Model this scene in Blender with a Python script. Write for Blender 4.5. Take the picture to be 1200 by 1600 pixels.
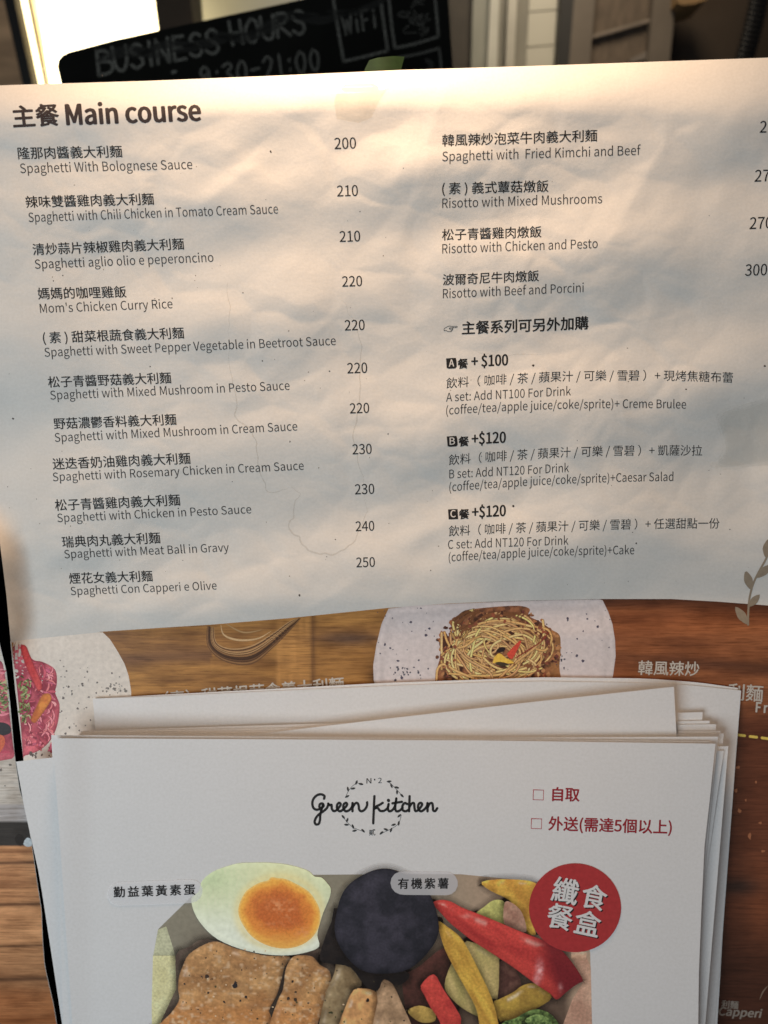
import bpy, bmesh, math, os, random
import numpy as np
from mathutils import Matrix, Vector
from mathutils.geometry import delaunay_2d_cdt

S = bpy.context.scene
for o in list(bpy.data.objects):
    bpy.data.objects.remove(o)
COL = S.collection
R = math.radians
rng = np.random.default_rng(7)
random.seed(7)

# ------------------------------------------------------------------ camera
FPX = 1202.0                       # focal length in photo pixels (1200 x 1600 photo)
TILT, ROLL = R(11.7), R(-2.0)
CAM = np.array([0.0, 0.0, 1.25])
RM = Matrix.Rotation(R(90) - TILT, 3, 'X') @ Matrix.Rotation(ROLL, 3, 'Z')
RN = np.array([list(r) for r in RM])
cd = bpy.data.cameras.new('camera')
cd.sensor_fit = 'VERTICAL'; cd.sensor_height = 36.0; cd.sensor_width = 27.0
cd.lens = FPX / 1600 * 36.0
cd.clip_start = 0.01; cd.clip_end = 50
cd.dof.use_dof = True; cd.dof.focus_distance = 0.300; cd.dof.aperture_fstop = 8.5
cam = bpy.data.objects.new('camera', cd); COL.objects.link(cam)
cam.matrix_world = Matrix.Translation(Vector(CAM)) @ RM.to_4x4()
S.camera = cam

# ------------------------------------------------------------------ world and lamps
w = bpy.data.worlds.new('World'); S.world = w; w.use_nodes = True
bg = w.node_tree.nodes['Background']
bg.inputs[0].default_value = (0.86, 0.93, 1.0, 1); bg.inputs[1].default_value = 0.05

def lamp(name, loc, target, size, power, col, spread=180, sy=None):
    l = bpy.data.lights.new(name, 'AREA'); l.energy = power; l.color = col
    l.size = size; l.spread = R(spread)
    if sy: l.shape = 'RECTANGLE'; l.size_y = sy
    o = bpy.data.objects.new(name, l); COL.objects.link(o); o.location = loc
    o.rotation_euler = (Vector(target) - Vector(loc)).to_track_quat('-Z', 'Y').to_euler()
    return o
lamp('ceiling_lamp', (-0.02, 0.240, 1.585), (0.02, 0.30, 1.20), 0.11, 0.64, (1.0, 0.66, 0.41), 85)
lamp('room_light', (-0.60, -0.55, 1.08), (0.0, 0.30, 1.16), 0.6, 5.7, (0.86, 0.945, 1.0))
lamp('background_fill', (0.20, 0.70, 1.95), (0.20, 1.05, 1.45), 0.2, 1.0, (1.0, 0.84, 0.62), 100)  # unseen lamp added to brighten the things behind the menu
lamp('low_warm_fill', (0.45, -0.25, 0.70), (0.0, 0.26, 1.02), 0.35, 0.32, (1.0, 0.74, 0.60))  # added warm fill from below that tints the lower flyers pink; unseen source

S.view_settings.view_transform = 'Standard'
S.view_settings.look = 'None'
S.view_settings.exposure = 0.0
S.view_settings.gamma = 1.0
S.view_settings.use_curve_mapping = False
S.cycles.use_denoising = True
S.cycles.max_bounces = 6
S.cycles.transparent_max_bounces = 16

# ------------------------------------------------------------------ geometry helpers
def lin(c):
    c = np.asarray(c, float) / 255.0
    return np.where(c <= 0.04045, c / 12.92, ((c + 0.055) / 1.055) ** 2.4)

def rays(x, y):
    d = np.stack([(np.asarray(x, float) - 600) / FPX, -(np.asarray(y, float) - 800) / FPX, -np.ones(np.shape(x))], -1)
    return d @ RN.T

def make_surf(n, p0, h=None):
    n = np.array(n, float); n /= np.linalg.norm(n)
    k = n @ (np.array(p0, float) - CAM)
    def f(x, y, layer=0.0):
        x = np.asarray(x, float); y = np.asarray(y, float)
        d = rays(x, y)
        hh = layer + (h(x, y) if h else 0.0)
        t = (k + hh) / (d @ n)
        return CAM + d * t[..., None]
    return f

def hash2(ix, iy, seed):
    v = np.sin(ix * 127.1 + iy * 311.7 + seed * 74.7) * 43758.5453
    return v - np.floor(v)
def vnoise(x, y, seed=0):
    ix, iy = np.floor(x), np.floor(y); fx, fy = x - ix, y - iy
    fx = fx ** 3 * (fx * (fx * 6 - 15) + 10); fy = fy ** 3 * (fy * (fy * 6 - 15) + 10)
    a, b = hash2(ix, iy, seed), hash2(ix + 1, iy, seed)
    c, d = hash2(ix, iy + 1, seed), hash2(ix + 1, iy + 1, seed)
    return (a + (b - a) * fx) * (1 - fy) + (c + (d - c) * fx) * fy - 0.5
def fbm(x, y, seed=0, o=4):
    s = 0; a = 1.0
    for i in range(o):
        s = s + a * vnoise(x, y, seed + i * 13); x = x * 2.03 + 5.1; y = y * 2.03 + 1.7; a *= 0.5
    return s
def sstep(a, b, x):
    t = np.clip((x - a) / (b - a), 0, 1); return t * t * (3 - 2 * t)

ORG = {}
LK = 0.3      # ink lies a few hundredths of a millimetre proud of the paper
def mk(name, verts, faces, mat, parent=None, col=None, px=None, smooth=False, origin=None):
    verts = np.asarray(verts, float)
    if parent is None:
        o0 = np.array(origin if origin is not None else
                      [(verts[:, 0].min() + verts[:, 0].max()) / 2, (verts[:, 1].min() + verts[:, 1].max()) / 2, verts[:, 2].min()])
    else:
        o0 = ORG[parent.name]
    me = bpy.data.meshes.new(name)
    me.from_pydata((verts - o0).tolist(), [], [tuple(int(i) for i in f) for f in faces])
    if col is not None:
        a = me.color_attributes.new('Col', 'FLOAT_COLOR', 'POINT')
        c4 = np.ones((len(verts), 4), np.float32); c4[:, :3] = col
        a.data.foreach_set('color', c4.ravel())
    if px is not None:
        a = me.attributes.new('px', 'FLOAT_VECTOR', 'POINT')
        p3 = np.zeros((len(verts), 3), np.float32); p3[:, :2] = np.asarray(px) / 100.0
        a.data.foreach_set('vector', p3.ravel())
    if mat: me.materials.append(mat)
    if smooth:
        me.polygons.foreach_set('use_smooth', [True] * len(me.polygons))
    me.update()
    ob = bpy.data.objects.new(name, me); COL.objects.link(ob)
    if parent is None: ob.location = o0
    else: ob.parent = parent
    ORG[ob.name] = o0
    return ob

def empty(name, loc):
    o = bpy.data.objects.new(name, None); COL.objects.link(o); o.location = loc
    o.empty_display_size = 0.01
    ORG[o.name] = np.array(loc, float); return o

def tag(o, label=None, cat=None, group=None, kind=None):
    if label: o['label'] = label
    if cat: o['category'] = cat
    if group: o['group'] = group
    if kind: o['kind'] = kind
    return o

def resample(pts, n):
    p = np.asarray(pts, float)
    s = np.concatenate([[0], np.cumsum(np.hypot(*np.diff(p, axis=0).T))])
    t = np.linspace(0, s[-1], n)
    return np.stack([np.interp(t, s, p[:, 0]), np.interp(t, s, p[:, 1])], 1)

def catmull(pts, closed=False, k=8):
    p = np.asarray(pts, float); n = len(p)
    if n < 3: return resample(p, 10)
    out = []
    for i in range(n if closed else n - 1):
        if closed: a, b, c, d = p[(i - 1) % n], p[i], p[(i + 1) % n], p[(i + 2) % n]
        else: a, b, c, d = p[max(i - 1, 0)], p[i], p[i + 1], p[min(i + 2, n - 1)]
        for t in np.arange(k) / k:
            out.append(0.5 * (2 * b + (c - a) * t + (2 * a - 5 * b + 4 * c - d) * t * t + (3 * b - a - 3 * c + d) * t ** 3))
    if not closed: out.append(p[-1])
    return np.array(out)

def coons(top, bottom, left, right, nu, nv):
    T, B = resample(top, nu), resample(bottom, nu)
    L, Rr = resample(left, nv), resample(right, nv)
    u = np.linspace(0, 1, nu)[None, :, None]; v = np.linspace(0, 1, nv)[:, None, None]
    P = (1 - v) * T[None] + v * B[None] + (1 - u) * L[:, None] + u * Rr[:, None]
    P -= (1 - u) * (1 - v) * T[0] + u * (1 - v) * T[-1] + (1 - u) * v * B[0] + u * v * B[-1]
    return P

def grid_faces(nu, nv, off=0, flip=False):
    i = np.arange((nv - 1) * nu).reshape(nv - 1, nu)[:, :-1].ravel() + off
    f = np.stack([i, i + nu, i + nu + 1, i + 1], 1)
    return f[:, ::-1] if flip else f

def sheet(name, P, surf, thick, mat, parent=None, layer=0.0):
    """a sheet of paper with a front, a back and a cut edge"""
    nv, nu = P.shape[:2]
    x, y = P[..., 0].ravel(), P[..., 1].ravel()
    V = np.concatenate([surf(x, y, layer), surf(x, y, layer - thick)])
    n = nu * nv
    F = [grid_faces(nu, nv), grid_faces(nu, nv, n, True)]
    idx = np.arange(n).reshape(nv, nu)
    ring = np.concatenate([idx[0, :], idx[1:, -1], idx[-1, -2::-1], idx[-2:0:-1, 0]])
    nx = np.roll(ring, -1)
    r0 = 2 * n; k = len(ring); ii = np.arange(k); jj = (ii + 1) % k
    V = np.concatenate([V, V[ring], V[ring + n]])
    F.append(np.stack([r0 + ii, r0 + jj, r0 + k + jj, r0 + k + ii], 1))
    pq = P.reshape(-1, 2)
    ob = mk(name, V, np.concatenate(F), mat, parent, px=np.concatenate([pq, pq, pq[ring], pq[ring]]))
    sm = np.ones(sum(len(q) for q in F), bool); sm[-k:] = False
    ob.data.polygons.foreach_set('use_smooth', sm)
    return ob

def inside(poly, x, y):
    c = np.zeros(x.shape, bool); n = len(poly)
    for i in range(n):
        x1, y1 = poly[i]; x2, y2 = poly[(i + 1) % n]
        m = (y1 > y) != (y2 > y)
        c ^= m & (x < (x2 - x1) * (y - y1) / (y2 - y1 + 1e-12) + x1)
    return c

def bdist(poly, x, y):
    q = np.roll(poly, -1, 0); best = np.full(x.shape, 1e9)
    for (ax, ay), (bx, by) in zip(poly, q):
        dx, dy = bx - ax, by - ay
        t = np.clip(((x - ax) * dx + (y - ay) * dy) / (dx * dx + dy * dy + 1e-12), 0, 1)
        best = np.minimum(best, np.hypot(x - ax - t * dx, y - ay - t * dy))
    return best

def shape(name, pts, surf, layer, mat, parent, color=None, step=6.0, smooth=4, clip=None):
    """flat printed shape: outline in photo pixels laid on a surface, colour per vertex"""
    poly = catmull(pts, True, smooth) if smooth else np.asarray(pts, float)
    per = np.hypot(*(np.roll(poly, -1, 0) - poly).T).sum()
    b = resample(np.concatenate([poly, poly[:1]]), max(len(poly) // 2, int(per / step)) + 1)[:-1]
    x0, y0 = b.min(0); x1, y1 = b.max(0)
    gx, gy = np.meshgrid(np.arange(x0 + step / 2, x1, step), np.arange(y0 + step / 2, y1, step))
    gx = gx.ravel() + rng.uniform(-.2, .2, gx.size) * step; gy = gy.ravel() + rng.uniform(-.2, .2, gy.size) * step
    m = inside(b, gx, gy); gx, gy = gx[m], gy[m]
    if len(gx):
        m = bdist(b, gx, gy) > step * 0.45; gx, gy = gx[m], gy[m]
    allp = np.concatenate([b, np.stack([gx, gy], 1)]) if len(gx) else b
    nb = len(b)
    r = delaunay_2d_cdt([Vector(p) for p in allp], [(i, (i + 1) % nb) for i in range(nb)], [], 1, 1e-6)
    v = np.array([list(p) for p in r[0]]); f = r[2]
    f = [t[::-1] for t in f]
    c = None
    if color is not None:
        if callable(color):
            d0 = bdist(b, v[:, 0], v[:, 1])
            if color.__code__.co_argcount == 4:
                sg = np.where(inside(b, v[:, 0] + 1.2, v[:, 1]), 1, -1); sh_ = np.where(inside(b, v[:, 0], v[:, 1] + 1.2), 1, -1)
                g = np.stack([sg * bdist(b, v[:, 0] + 1.2, v[:, 1]) - d0, sh_ * bdist(b, v[:, 0], v[:, 1] + 1.2) - d0], 1) / 1.2
                c = color(v[:, 0], v[:, 1], d0, g)
            else: c = color(v[:, 0], v[:, 1], d0)
        else: c = np.tile(np.asarray(color, float), (len(v), 1))
    return mk(name, surf(v[:, 0], v[:, 1], LK * layer), f, mat, parent, col=c, px=v)

def ribbon_geo(pts, width, smooth=6, taper=False, cap=True):
    p = catmull(pts, False, smooth) if smooth else np.asarray(pts, float)
    keep = np.concatenate([[True], np.hypot(*np.diff(p, axis=0).T) > 1e-6]); p = p[keep]
    d = np.gradient(p, axis=0); d /= np.hypot(*d.T)[:, None] + 1e-9
    nrm = np.stack([-d[:, 1], d[:, 0]], 1)
    wv = np.full(len(p), width / 2.0)
    if taper: wv = wv * np.sin(np.linspace(0.15, math.pi - 0.15, len(p)))
    L, Rr = p + nrm * wv[:, None], p - nrm * wv[:, None]
    V = [L, Rr]; n = len(p)
    F = [(i, i + 1, n + i + 1, n + i) for i in range(n - 1)]
    if cap and not taper:
        k = 2 * n
        for e, s in ((0, -1), (n - 1, 1)):
            a0 = math.atan2(nrm[e, 1], nrm[e, 0])
            arc = [p[e] + width / 2 * np.array([math.cos(a0 - s * t), math.sin(a0 - s * t)]) for t in np.linspace(0.3, math.pi - 0.3, 5)]
            V.append(np.array(arc)); idx = list(range(k, k + 5)); k += 5
            F.append((e, *idx, n + e) if s < 0 else (n + e, *idx[::-1], e))
    return np.concatenate(V), F

def ribbons(name, items, surf, mat, parent, smooth=6, layer=0.0, dl=0.0):
    """items: (pts, width, colour, taper); each later stroke lies a hair above the one before"""
    VV, FF, CC, PX, k = [], [], [], [], 0
    for i, it in enumerate(items):
        pts, wd, c = it[0], it[1], it[2]
        v, f = ribbon_geo(pts, wd, smooth, it[3] if len(it) > 3 else False)
        VV.append(surf(v[:, 0], v[:, 1], LK * (layer + i * dl))); PX.append(v)
        CC.append(np.tile(np.asarray(c, float), (len(v), 1)))
        FF += [tuple(j + k for j in q) for q in f]; k += len(v)
    return mk(name, np.concatenate(VV), FF, mat, parent, col=np.concatenate(CC), px=np.concatenate(PX))

def dots(name, items, surf, mat, parent, layer, sides=8):
    VV, FF, CC, PX, k = [], [], [], [], 0
    for (x, y, r, c) in items:
        a = np.linspace(0, 2 * math.pi, sides, endpoint=False) + random.random()
        rr = r * (1 + rng.uniform(-.35, .35, sides))
        sx, sy = random.uniform(.7, 1.3), random.uniform(.7, 1.3)
        v = np.stack([x + rr * np.cos(a) * sx, y + rr * np.sin(a) * sy], 1)
        VV.append(surf(v[:, 0], v[:, 1], LK * layer)); PX.append(v); CC.append(np.tile(np.asarray(c, float), (sides, 1)))
        FF.append(tuple(range(k + sides - 1, k - 1, -1))); k += sides
    return mk(name, np.concatenate(VV), FF, mat, parent, col=np.concatenate(CC), px=np.concatenate(PX))

# ------------------------------------------------------------------ lettering
FONT = None
try:
    _p = os.path.join(bpy.utils.system_resource('DATAFILES', path='fonts'), 'Noto Sans CJK Regular.woff2')
    if os.path.exists(_p): FONT = bpy.data.fonts.load(_p)
except Exception:
    FONT = None

def raw_text(s, off=0.0):
    c = bpy.data.curves.new('lettering', 'FONT'); c.body = s; c.resolution_u = 3
    if FONT: c.font = FONT
    o = bpy.data.objects.new('lettering', c)
    m = o.to_mesh()
    v = np.zeros(len(m.vertices) * 3); m.vertices.foreach_get('co', v); v = v.reshape(-1, 3)[:, :2]
    f = [tuple(p.vertices) for p in m.polygons]
    o.to_mesh_clear(); bpy.data.objects.remove(o); bpy.data.curves.remove(c)
    return v, f
_a, _ = raw_text('國'); _b, _ = raw_text('國國')
EM = _b[:, 0].max() - _a[:, 0].max()
_l, _ = raw_text('H'); CAPH = _l[:, 1].max() / EM

VPX, VPY = 785.0, 6580.0
def text_px(s, p0, p1, em=None, weight=0.0, base=0.0, vp=(VPX, VPY), spacing=None, shear=0.0, bow=0.0):
    """lettering as photo-pixel vertices: ink runs from p0 to p1 along its baseline"""
    if spacing is None:
        v, f = raw_text(s, weight * EM)
        v = v / EM
    else:
        VV, F, x = [], [], 0
        k = 0
        for ch in s:
            if ch == ' ': x += 0.3 + spacing; continue
            a, b = raw_text(ch, weight * EM); a = a / EM
            wd = a[:, 0].max() - a[:, 0].min()
            if ord(ch) > 0x2e80: off, adv = x, 1.0
            else: off, adv = x - a[:, 0].min(), wd
            VV.append(a + np.array([off, 0])); F += [tuple(j + k for j in q) for q in b]; k += len(a); x += adv + spacing
        v, f = np.concatenate(VV), F
    p0, p1 = np.array(p0, float), np.array(p1, float)
    xmin, xmax = v[:, 0].min(), v[:, 0].max()
    u = (p1 - p0) / (xmax - xmin)
    if em is None: em = np.hypot(*u)
    mid = (p0 + p1) / 2
    up = mid - np.array(vp); up /= np.hypot(*up)
    x = v[:, 0] - xmin; y = v[:, 1] + base
    if shear: x = x + shear * v[:, 1] * em / np.hypot(*u)
    P = p0 + x[:, None] * u + y[:, None] * up * em
    if bow: q = x / (xmax - xmin); P = P - np.stack([0 * q, bow * 4 * q * (1 - q)], 1)
    if weight <= 0.002: return P, f, np.zeros(len(P))
    # heavier strokes: the same outlines struck several times, each a hair further over
    k = 4 if weight < 0.018 else 8
    PP, FF, LL = [P], list(f), [np.zeros(len(P))]
    for i in range(k):
        a = 2 * math.pi * i / k
        FF += [tuple(j + len(P) * (i + 1) for j in q) for q in f]
        PP.append(P + weight * em * np.array([math.cos(a) * 1.15, math.sin(a) * .85])); LL.append(np.full(len(P), (i + 1) * 1e-6))
    return np.concatenate(PP), FF, np.concatenate(LL)

def lettering(name, items, surf, mat, parent, layer=0.00012, **kw):
    VV, FF, LL, k = [], [], [], 0
    for it in items:
        P, f, l = text_px(*it[:3], **dict(kw, **(it[3] if len(it) > 3 else {})))
        VV.append(P); LL.append(l); FF += [tuple(j + k for j in q) for q in f]; k += len(P)
    P = np.concatenate(VV); lay = np.concatenate(LL)
    tr = np.array([(q[0], q[a], q[a + 1]) for q in FF for a in range(1, len(q) - 1)])
    T = np.concatenate([P[tr], lay[tr][..., None]], 2)          # triangles, split until they follow the paper
    for _ in range(9):
        e = np.stack([np.hypot(*(T[:, (a + 1) % 3, :2] - T[:, a, :2]).T) for a in range(3)], 1)
        big = e.max(1) > 6.0
        if not big.any(): break
        B, k = T[big], e[big].argmax(1); r = np.arange(len(B))
        A0, A1, A2 = B[r, k], B[r, (k + 1) % 3], B[r, (k + 2) % 3]; mdp = (A0 + A1) / 2
        T = np.concatenate([T[~big], np.stack([A0, mdp, A2], 1), np.stack([mdp, A1, A2], 1)])
    Q = np.round(T.reshape(-1, 3), 7)
    Q, inv = np.unique(Q, axis=0, return_inverse=True)
    Fq = inv.reshape(-1, 3); Fq = Fq[(Fq[:, 0] != Fq[:, 1]) & (Fq[:, 1] != Fq[:, 2]) & (Fq[:, 0] != Fq[:, 2])]
    return mk(name, surf(Q[:, 0], Q[:, 1], LK * layer + Q[:, 2]), Fq, mat, parent, px=Q[:, :2])

# ------------------------------------------------------------------ materials
def nodes(name):
    m = bpy.data.materials.new(name); m.use_nodes = True
    nt = m.node_tree; b = nt.nodes['Principled BSDF']
    return m, nt, b
def N(nt, t, **kw):
    n = nt.nodes.new(t)
    for k, v in kw.items(): setattr(n, k, v)
    return n
def noise(nt, scale, detail=3.0, attr='px', stretch=None, rough=0.55):
    a = N(nt, 'ShaderNodeAttribute', attribute_name=attr)
    src = a.outputs['Vector']
    if stretch:
        mp = N(nt, 'ShaderNodeMapping'); mp.inputs['Scale'].default_value = stretch
        nt.links.new(src, mp.inputs[0]); src = mp.outputs[0]
    n = N(nt, 'ShaderNodeTexNoise'); n.inputs['Scale'].default_value = scale
    n.inputs['Detail'].default_value = detail; n.inputs['Roughness'].default_value = rough
    nt.links.new(src, n.inputs['Vector'])
    return n.outputs['Fac']
def ramp(nt, fac, stops):
    r = N(nt, 'ShaderNodeValToRGB'); e = r.color_ramp.elements
    while len(e) < len(stops): e.new(0.5)
    for i, (p, c) in enumerate(stops):
        e[i].position = p; e[i].color = (*c, 1)
    nt.links.new(fac, r.inputs[0]); return r.outputs[0]
def mul(nt, a, b, fac=1.0):
    m = N(nt, 'ShaderNodeMix', data_type='RGBA', blend_type='MULTIPLY')
    m.inputs['Factor'].default_value = fac
    nt.links.new(a, m.inputs['A']); nt.links.new(b, m.inputs['B']); return m.outputs['Result']
def bump(nt, b, fac, strength, dist):
    n = N(nt, 'ShaderNodeBump'); n.inputs['Strength'].default_value = strength; n.inputs['Distance'].default_value = dist
    nt.links.new(fac, n.inputs['Height']); nt.links.new(n.outputs[0], b.inputs['Normal'])

def paper_mat(name, base, var=0.05, rough=0.6, bs=0.25, fib=9.0):
    m, nt, b = nodes(name)
    n1 = noise(nt, 1.3, 5.0); n2 = noise(nt, 22.0, 2.0)
    d = tuple(c * (1 - var) for c in base)
    c1 = ramp(nt, n1, [(0.3, d), (0.7, base)])
    c2 = ramp(nt, n2, [(0.25, (0.93, 0.93, 0.92)), (0.7, (1, 1, 1))])
    nt.links.new(mul(nt, c1, c2), b.inputs['Base Color'])
    b.inputs['Roughness'].default_value = rough
    b.inputs['Specular IOR Level'].default_value = 0.3
    bump(nt, b, noise(nt, fib, 6.0, rough=0.65), bs, 0.0004)
    return m
def print_mat(name, amt=0.12, scale=14.0, rough=0.5, stretch=None):
    m, nt, b = nodes(name)
    a = N(nt, 'ShaderNodeAttribute', attribute_name='Col')
    v = ramp(nt, noise(nt, scale, 5.0, stretch=stretch), [(0.25, (1 - amt,) * 3), (0.75, (1 + amt,) * 3)])
    nt.links.new(mul(nt, a.outputs['Color'], v), b.inputs['Base Color'])
    b.inputs['Roughness'].default_value = rough; b.inputs['Specular IOR Level'].default_value = 0.3
    return m
def wood_print_mat(name):
    m, nt, b = nodes(name)
    a = N(nt, 'ShaderNodeAttribute', attribute_name='Col')
    v = ramp(nt, noise(nt, 5.0, 6.0, stretch=(0.5, 3.6, 1.0), rough=.62), [(0.25, (.74,) * 3), (0.75, (1.22,) * 3)])
    g = ramp(nt, noise(nt, 16.0, 4.0, stretch=(0.10, 2.4, 1.0), rough=.7), [(0.36, (.52, .47, .42)), (0.50, (1, 1, 1))])
    k = ramp(nt, noise(nt, 1.6, 3.0, stretch=(0.9, 1.6, 1.0)), [(0.3, (.72, .68, .64)), (0.55, (1, 1, 1))])
    nt.links.new(mul(nt, mul(nt, mul(nt, a.outputs['Color'], v), g, .75), k), b.inputs['Base Color'])
    b.inputs['Roughness'].default_value = .45; b.inputs['Specular IOR Level'].default_value = 0.3
    return m
def ink_mat(name, c, var=0.35, rough=0.6):
    m, nt, b = nodes(name)
    hi = tuple(min(1, x * (1 + var) + 0.012 * var) for x in c)
    nt.links.new(ramp(nt, noise(nt, 9.0, 3.0), [(0.35, c), (0.75, hi)]), b.inputs['Base Color'])
    b.inputs['Roughness'].default_value = rough; b.inputs['Specular IOR Level'].default_value = 0.25
    return m
def film_mat(name, c, alpha, rough=0.5, spec=0.3):
    m, nt, b = nodes(name)
    b.inputs['Base Color'].default_value = (*c, 1); b.inputs['Roughness'].default_value = rough
    b.inputs['Alpha'].default_value = alpha; b.inputs['Specular IOR Level'].default_value = spec
    return m
def plain(name, c, rough=0.6, var=0.2, scale=30.0, stretch=None, spec=0.4):
    """paint / wood / board with uneven tone, textured in metres"""
    m, nt, b = nodes(name)
    tc = N(nt, 'ShaderNodeTexCoord'); mp = N(nt, 'ShaderNodeMapping')
    mp.inputs['Scale'].default_value = stretch or (1, 1, 1)
    nt.links.new(tc.outputs['Object'], mp.inputs[0])
    n = N(nt, 'ShaderNodeTexNoise'); n.inputs['Scale'].default_value = scale; n.inputs['Detail'].default_value = 5
    nt.links.new(mp.outputs[0], n.inputs['Vector'])
    lo = tuple(x * (1 - var) for x in c); hi = tuple(min(1, x * (1 + var)) for x in c)
    nt.links.new(ramp(nt, n.outputs['Fac'], [(0.3, lo), (0.7, hi)]), b.inputs['Base Color'])
    b.inputs['Roughness'].default_value = rough; b.inputs['Specular IOR Level'].default_value = spec
    return m
def glow(name, c, s):
    m, nt, b = nodes(name)
    tc = N(nt, 'ShaderNodeTexCoord'); n = N(nt, 'ShaderNodeTexNoise'); n.inputs['Scale'].default_value = 6.0
    nt.links.new(tc.outputs['Object'], n.inputs['Vector'])
    d = tuple(x * k for x, k in zip(c, (0.93, 0.84, 0.66)))
    nt.links.new(ramp(nt, n.outputs['Fac'], [(0.35, d), (0.6, c)]), b.inputs['Emission Color'])
    b.inputs['Emission Strength'].default_value = s
    b.inputs['Base Color'].default_value = (0.5, 0.5, 0.45, 1)
    return m

M = dict(
    menu=paper_mat('menu_paper', (0.79, 0.775, 0.735), 0.06, 0.55, 0.26, 5.0),
    flyer=paper_mat('flyer_paper', (0.85, 0.85, 0.85), 0.02, 0.5, 0.06, 9.0),
    ink=ink_mat('black_ink', (0.014, 0.013, 0.013), 0.5),
    ink_soft=ink_mat('grey_ink', (0.032, 0.030, 0.030), 0.5),
    ink_title=ink_mat('brown_ink', (0.035, 0.026, 0.026), 0.6),
    red_ink=ink_mat('red_ink', (0.32, 0.022, 0.032), 0.2),
    white_ink=ink_mat('white_ink', (0.66, 0.60, 0.52), 0.1),
    dim_ink=ink_mat('dim_ink', (0.36, 0.31, 0.26), 0.1),
    print=print_mat('printed_photo_ink'),
    print_fine=print_mat('printed_food_ink', 0.22, 26.0),
    print_wood=wood_print_mat('printed_wood_ink'),
    print_chicken=print_mat('printed_chicken_ink', 0.20, 14.0),
    stain=film_mat('dried_stain', (0.30, 0.25, 0.16), 0.13),
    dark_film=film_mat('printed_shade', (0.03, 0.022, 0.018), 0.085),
    blotch_film=film_mat('grey_blotch', (0.42, 0.42, 0.36), 0.035),
    pill=film_mat('caption_tint', (0.82, 0.82, 0.85), 0.62),
    pill2=film_mat('caption_tint_light', (0.97, 0.98, 1.0), 0.6),
)

# ------------------------------------------------------------------ the paper surfaces
TOPX = np.array([-120, 0, 200, 400, 600, 800, 1000, 1200, 1420.]); TOPY = np.array([137, 133, 127, 119, 110, 104, 97, 90, 84.])
def ytop(x): return np.interp(x, TOPX, TOPY)
LEFT_EDGE = [(-77, 136), (-45, 440), (-12, 740), (0, 850), (10, 930), (15, 985), (22, 1060), (30, 1130), (37, 1190), (48, 1290), (58, 1350), (70, 1420), (77, 1460), (84, 1510), (90, 1540), (97, 1600), (110, 1720), (130, 1880)]
_le = np.array(LEFT_EDGE, float)
def xleft(y): return np.interp(y, _le[:, 1], _le[:, 0])

def worley(x, y, seed):
    ix, iy = np.floor(x), np.floor(y); f1 = np.full(x.shape, 9.0); f2 = np.full(x.shape, 9.0)
    for a in (-1, 0, 1):
        for b_ in (-1, 0, 1):
            cx, cy = ix + a, iy + b_
            d = np.hypot(cx + hash2(cx, cy, seed) - x, cy + hash2(cx, cy, seed + 7) - y)
            f2 = np.where(d < f1, f1, np.minimum(f2, d)); f1 = np.minimum(f1, d)
    return f1, f2
def h_menu(x, y):
    mm = 0.001
    d = y - ytop(x)
    z = 62 + 30 * sstep(500, 1200, x)
    c = np.clip((z - d) / z, 0, 1)
    h = -6.5 * mm * c ** 2
    wx = x + 60 * vnoise(x / 260, y / 260, 3); wy = y + 46 * vnoise(x / 300 + 9, y / 220, 4)
    body = sstep(20, 120, d)
    h = h + 0.85 * mm * sstep(40, 260, d) * np.sin(2 * np.pi * (wy - 690 + 0.16 * (wx - 300)) / 232)
    h = h + 0.42 * mm * body * np.sin(2 * np.pi * (wy * 0.8 + 0.75 * wx - 300) / 330)
    h = h + 2.9 * mm * body * vnoise(wx / 210 - wy / 500, wy / 150 + wx / 600, 21)
    h = h + 0.46 * mm * body * vnoise(wx / 85 - wy / 190, wy / 66 + wx / 200, 31)
    h = h + 0.10 * mm * body * vnoise(wx / 44, wy / 31 + wx / 90, 41)
    h = h + 0.31 * mm * body * vnoise(wx / 58 + wy / 70, wy / 62 - wx / 110, 61) * (0.35 + 1.3 * sstep(-.1, .3, vnoise(x / 170, y / 150, 66)))
    fx, fy = x + 26 * vnoise(x / 60, y / 60, 81), y + 26 * vnoise(x / 60 + 4, y / 60, 82)
    for sc_, am_, sd_ in ((118, .50, 5), (60, .16, 15)):
        f1, f2 = worley(fx / sc_ + fy / (sc_ * 3), fy / (sc_ * .8) - fx / (sc_ * 4), sd_)
        h = h + am_ * mm * body * (np.minimum(f2 - f1, .55) - .25) * (.25 + 1.2 * sstep(-.12, .3, vnoise(x / 200, y / 180, 90 + sd_)))
    for (ax, ay, bx, by, am, wd) in ((845, 330, 800, 505, .16, 9), (955, 560, 985, 690, .16, 8), (1050, 200, 940, 400, .45, 22), (700, 130, 640, 300, .42, 24), (560, 905, 470, 960, .12, 9), (930, 690, 640, 850, .5, 30), (410, 250, 300, 330, .35, 20), (880, 985, 945, 905, .12, 7)):
        L = math.hypot(bx - ax, by - ay); tx, ty = (bx - ax) / L, (by - ay) / L
        al = (x - ax) * tx + (y - ay) * ty; ac = (x - ax) * -ty + (y - ay) * tx
        h = h + am * mm * np.exp(-np.abs(ac / wd) ** 1.5) * sstep(-20, 40, al) * sstep(L + 20, L - 40, al)
    # dent at the right, below the second set
    h = h - 0.9 * mm * np.exp(-(((x - 1190) / 75) ** 2 + ((y - 650) / 55) ** 2))
    # the left edge lifts off towards the viewer above the printed photo
    e = np.clip((44 - (x - xleft(y))) / 44, 0, 1)
    h = h + 8.0 * mm * e ** 2 * sstep(780, 880, y) * (1 - sstep(975, 1060, y))
    # calmer where the photo strip is pressed flat behind the flyers
    return h * (1 - 0.85 * sstep(930, 1000, y) * (1 - e))

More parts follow.
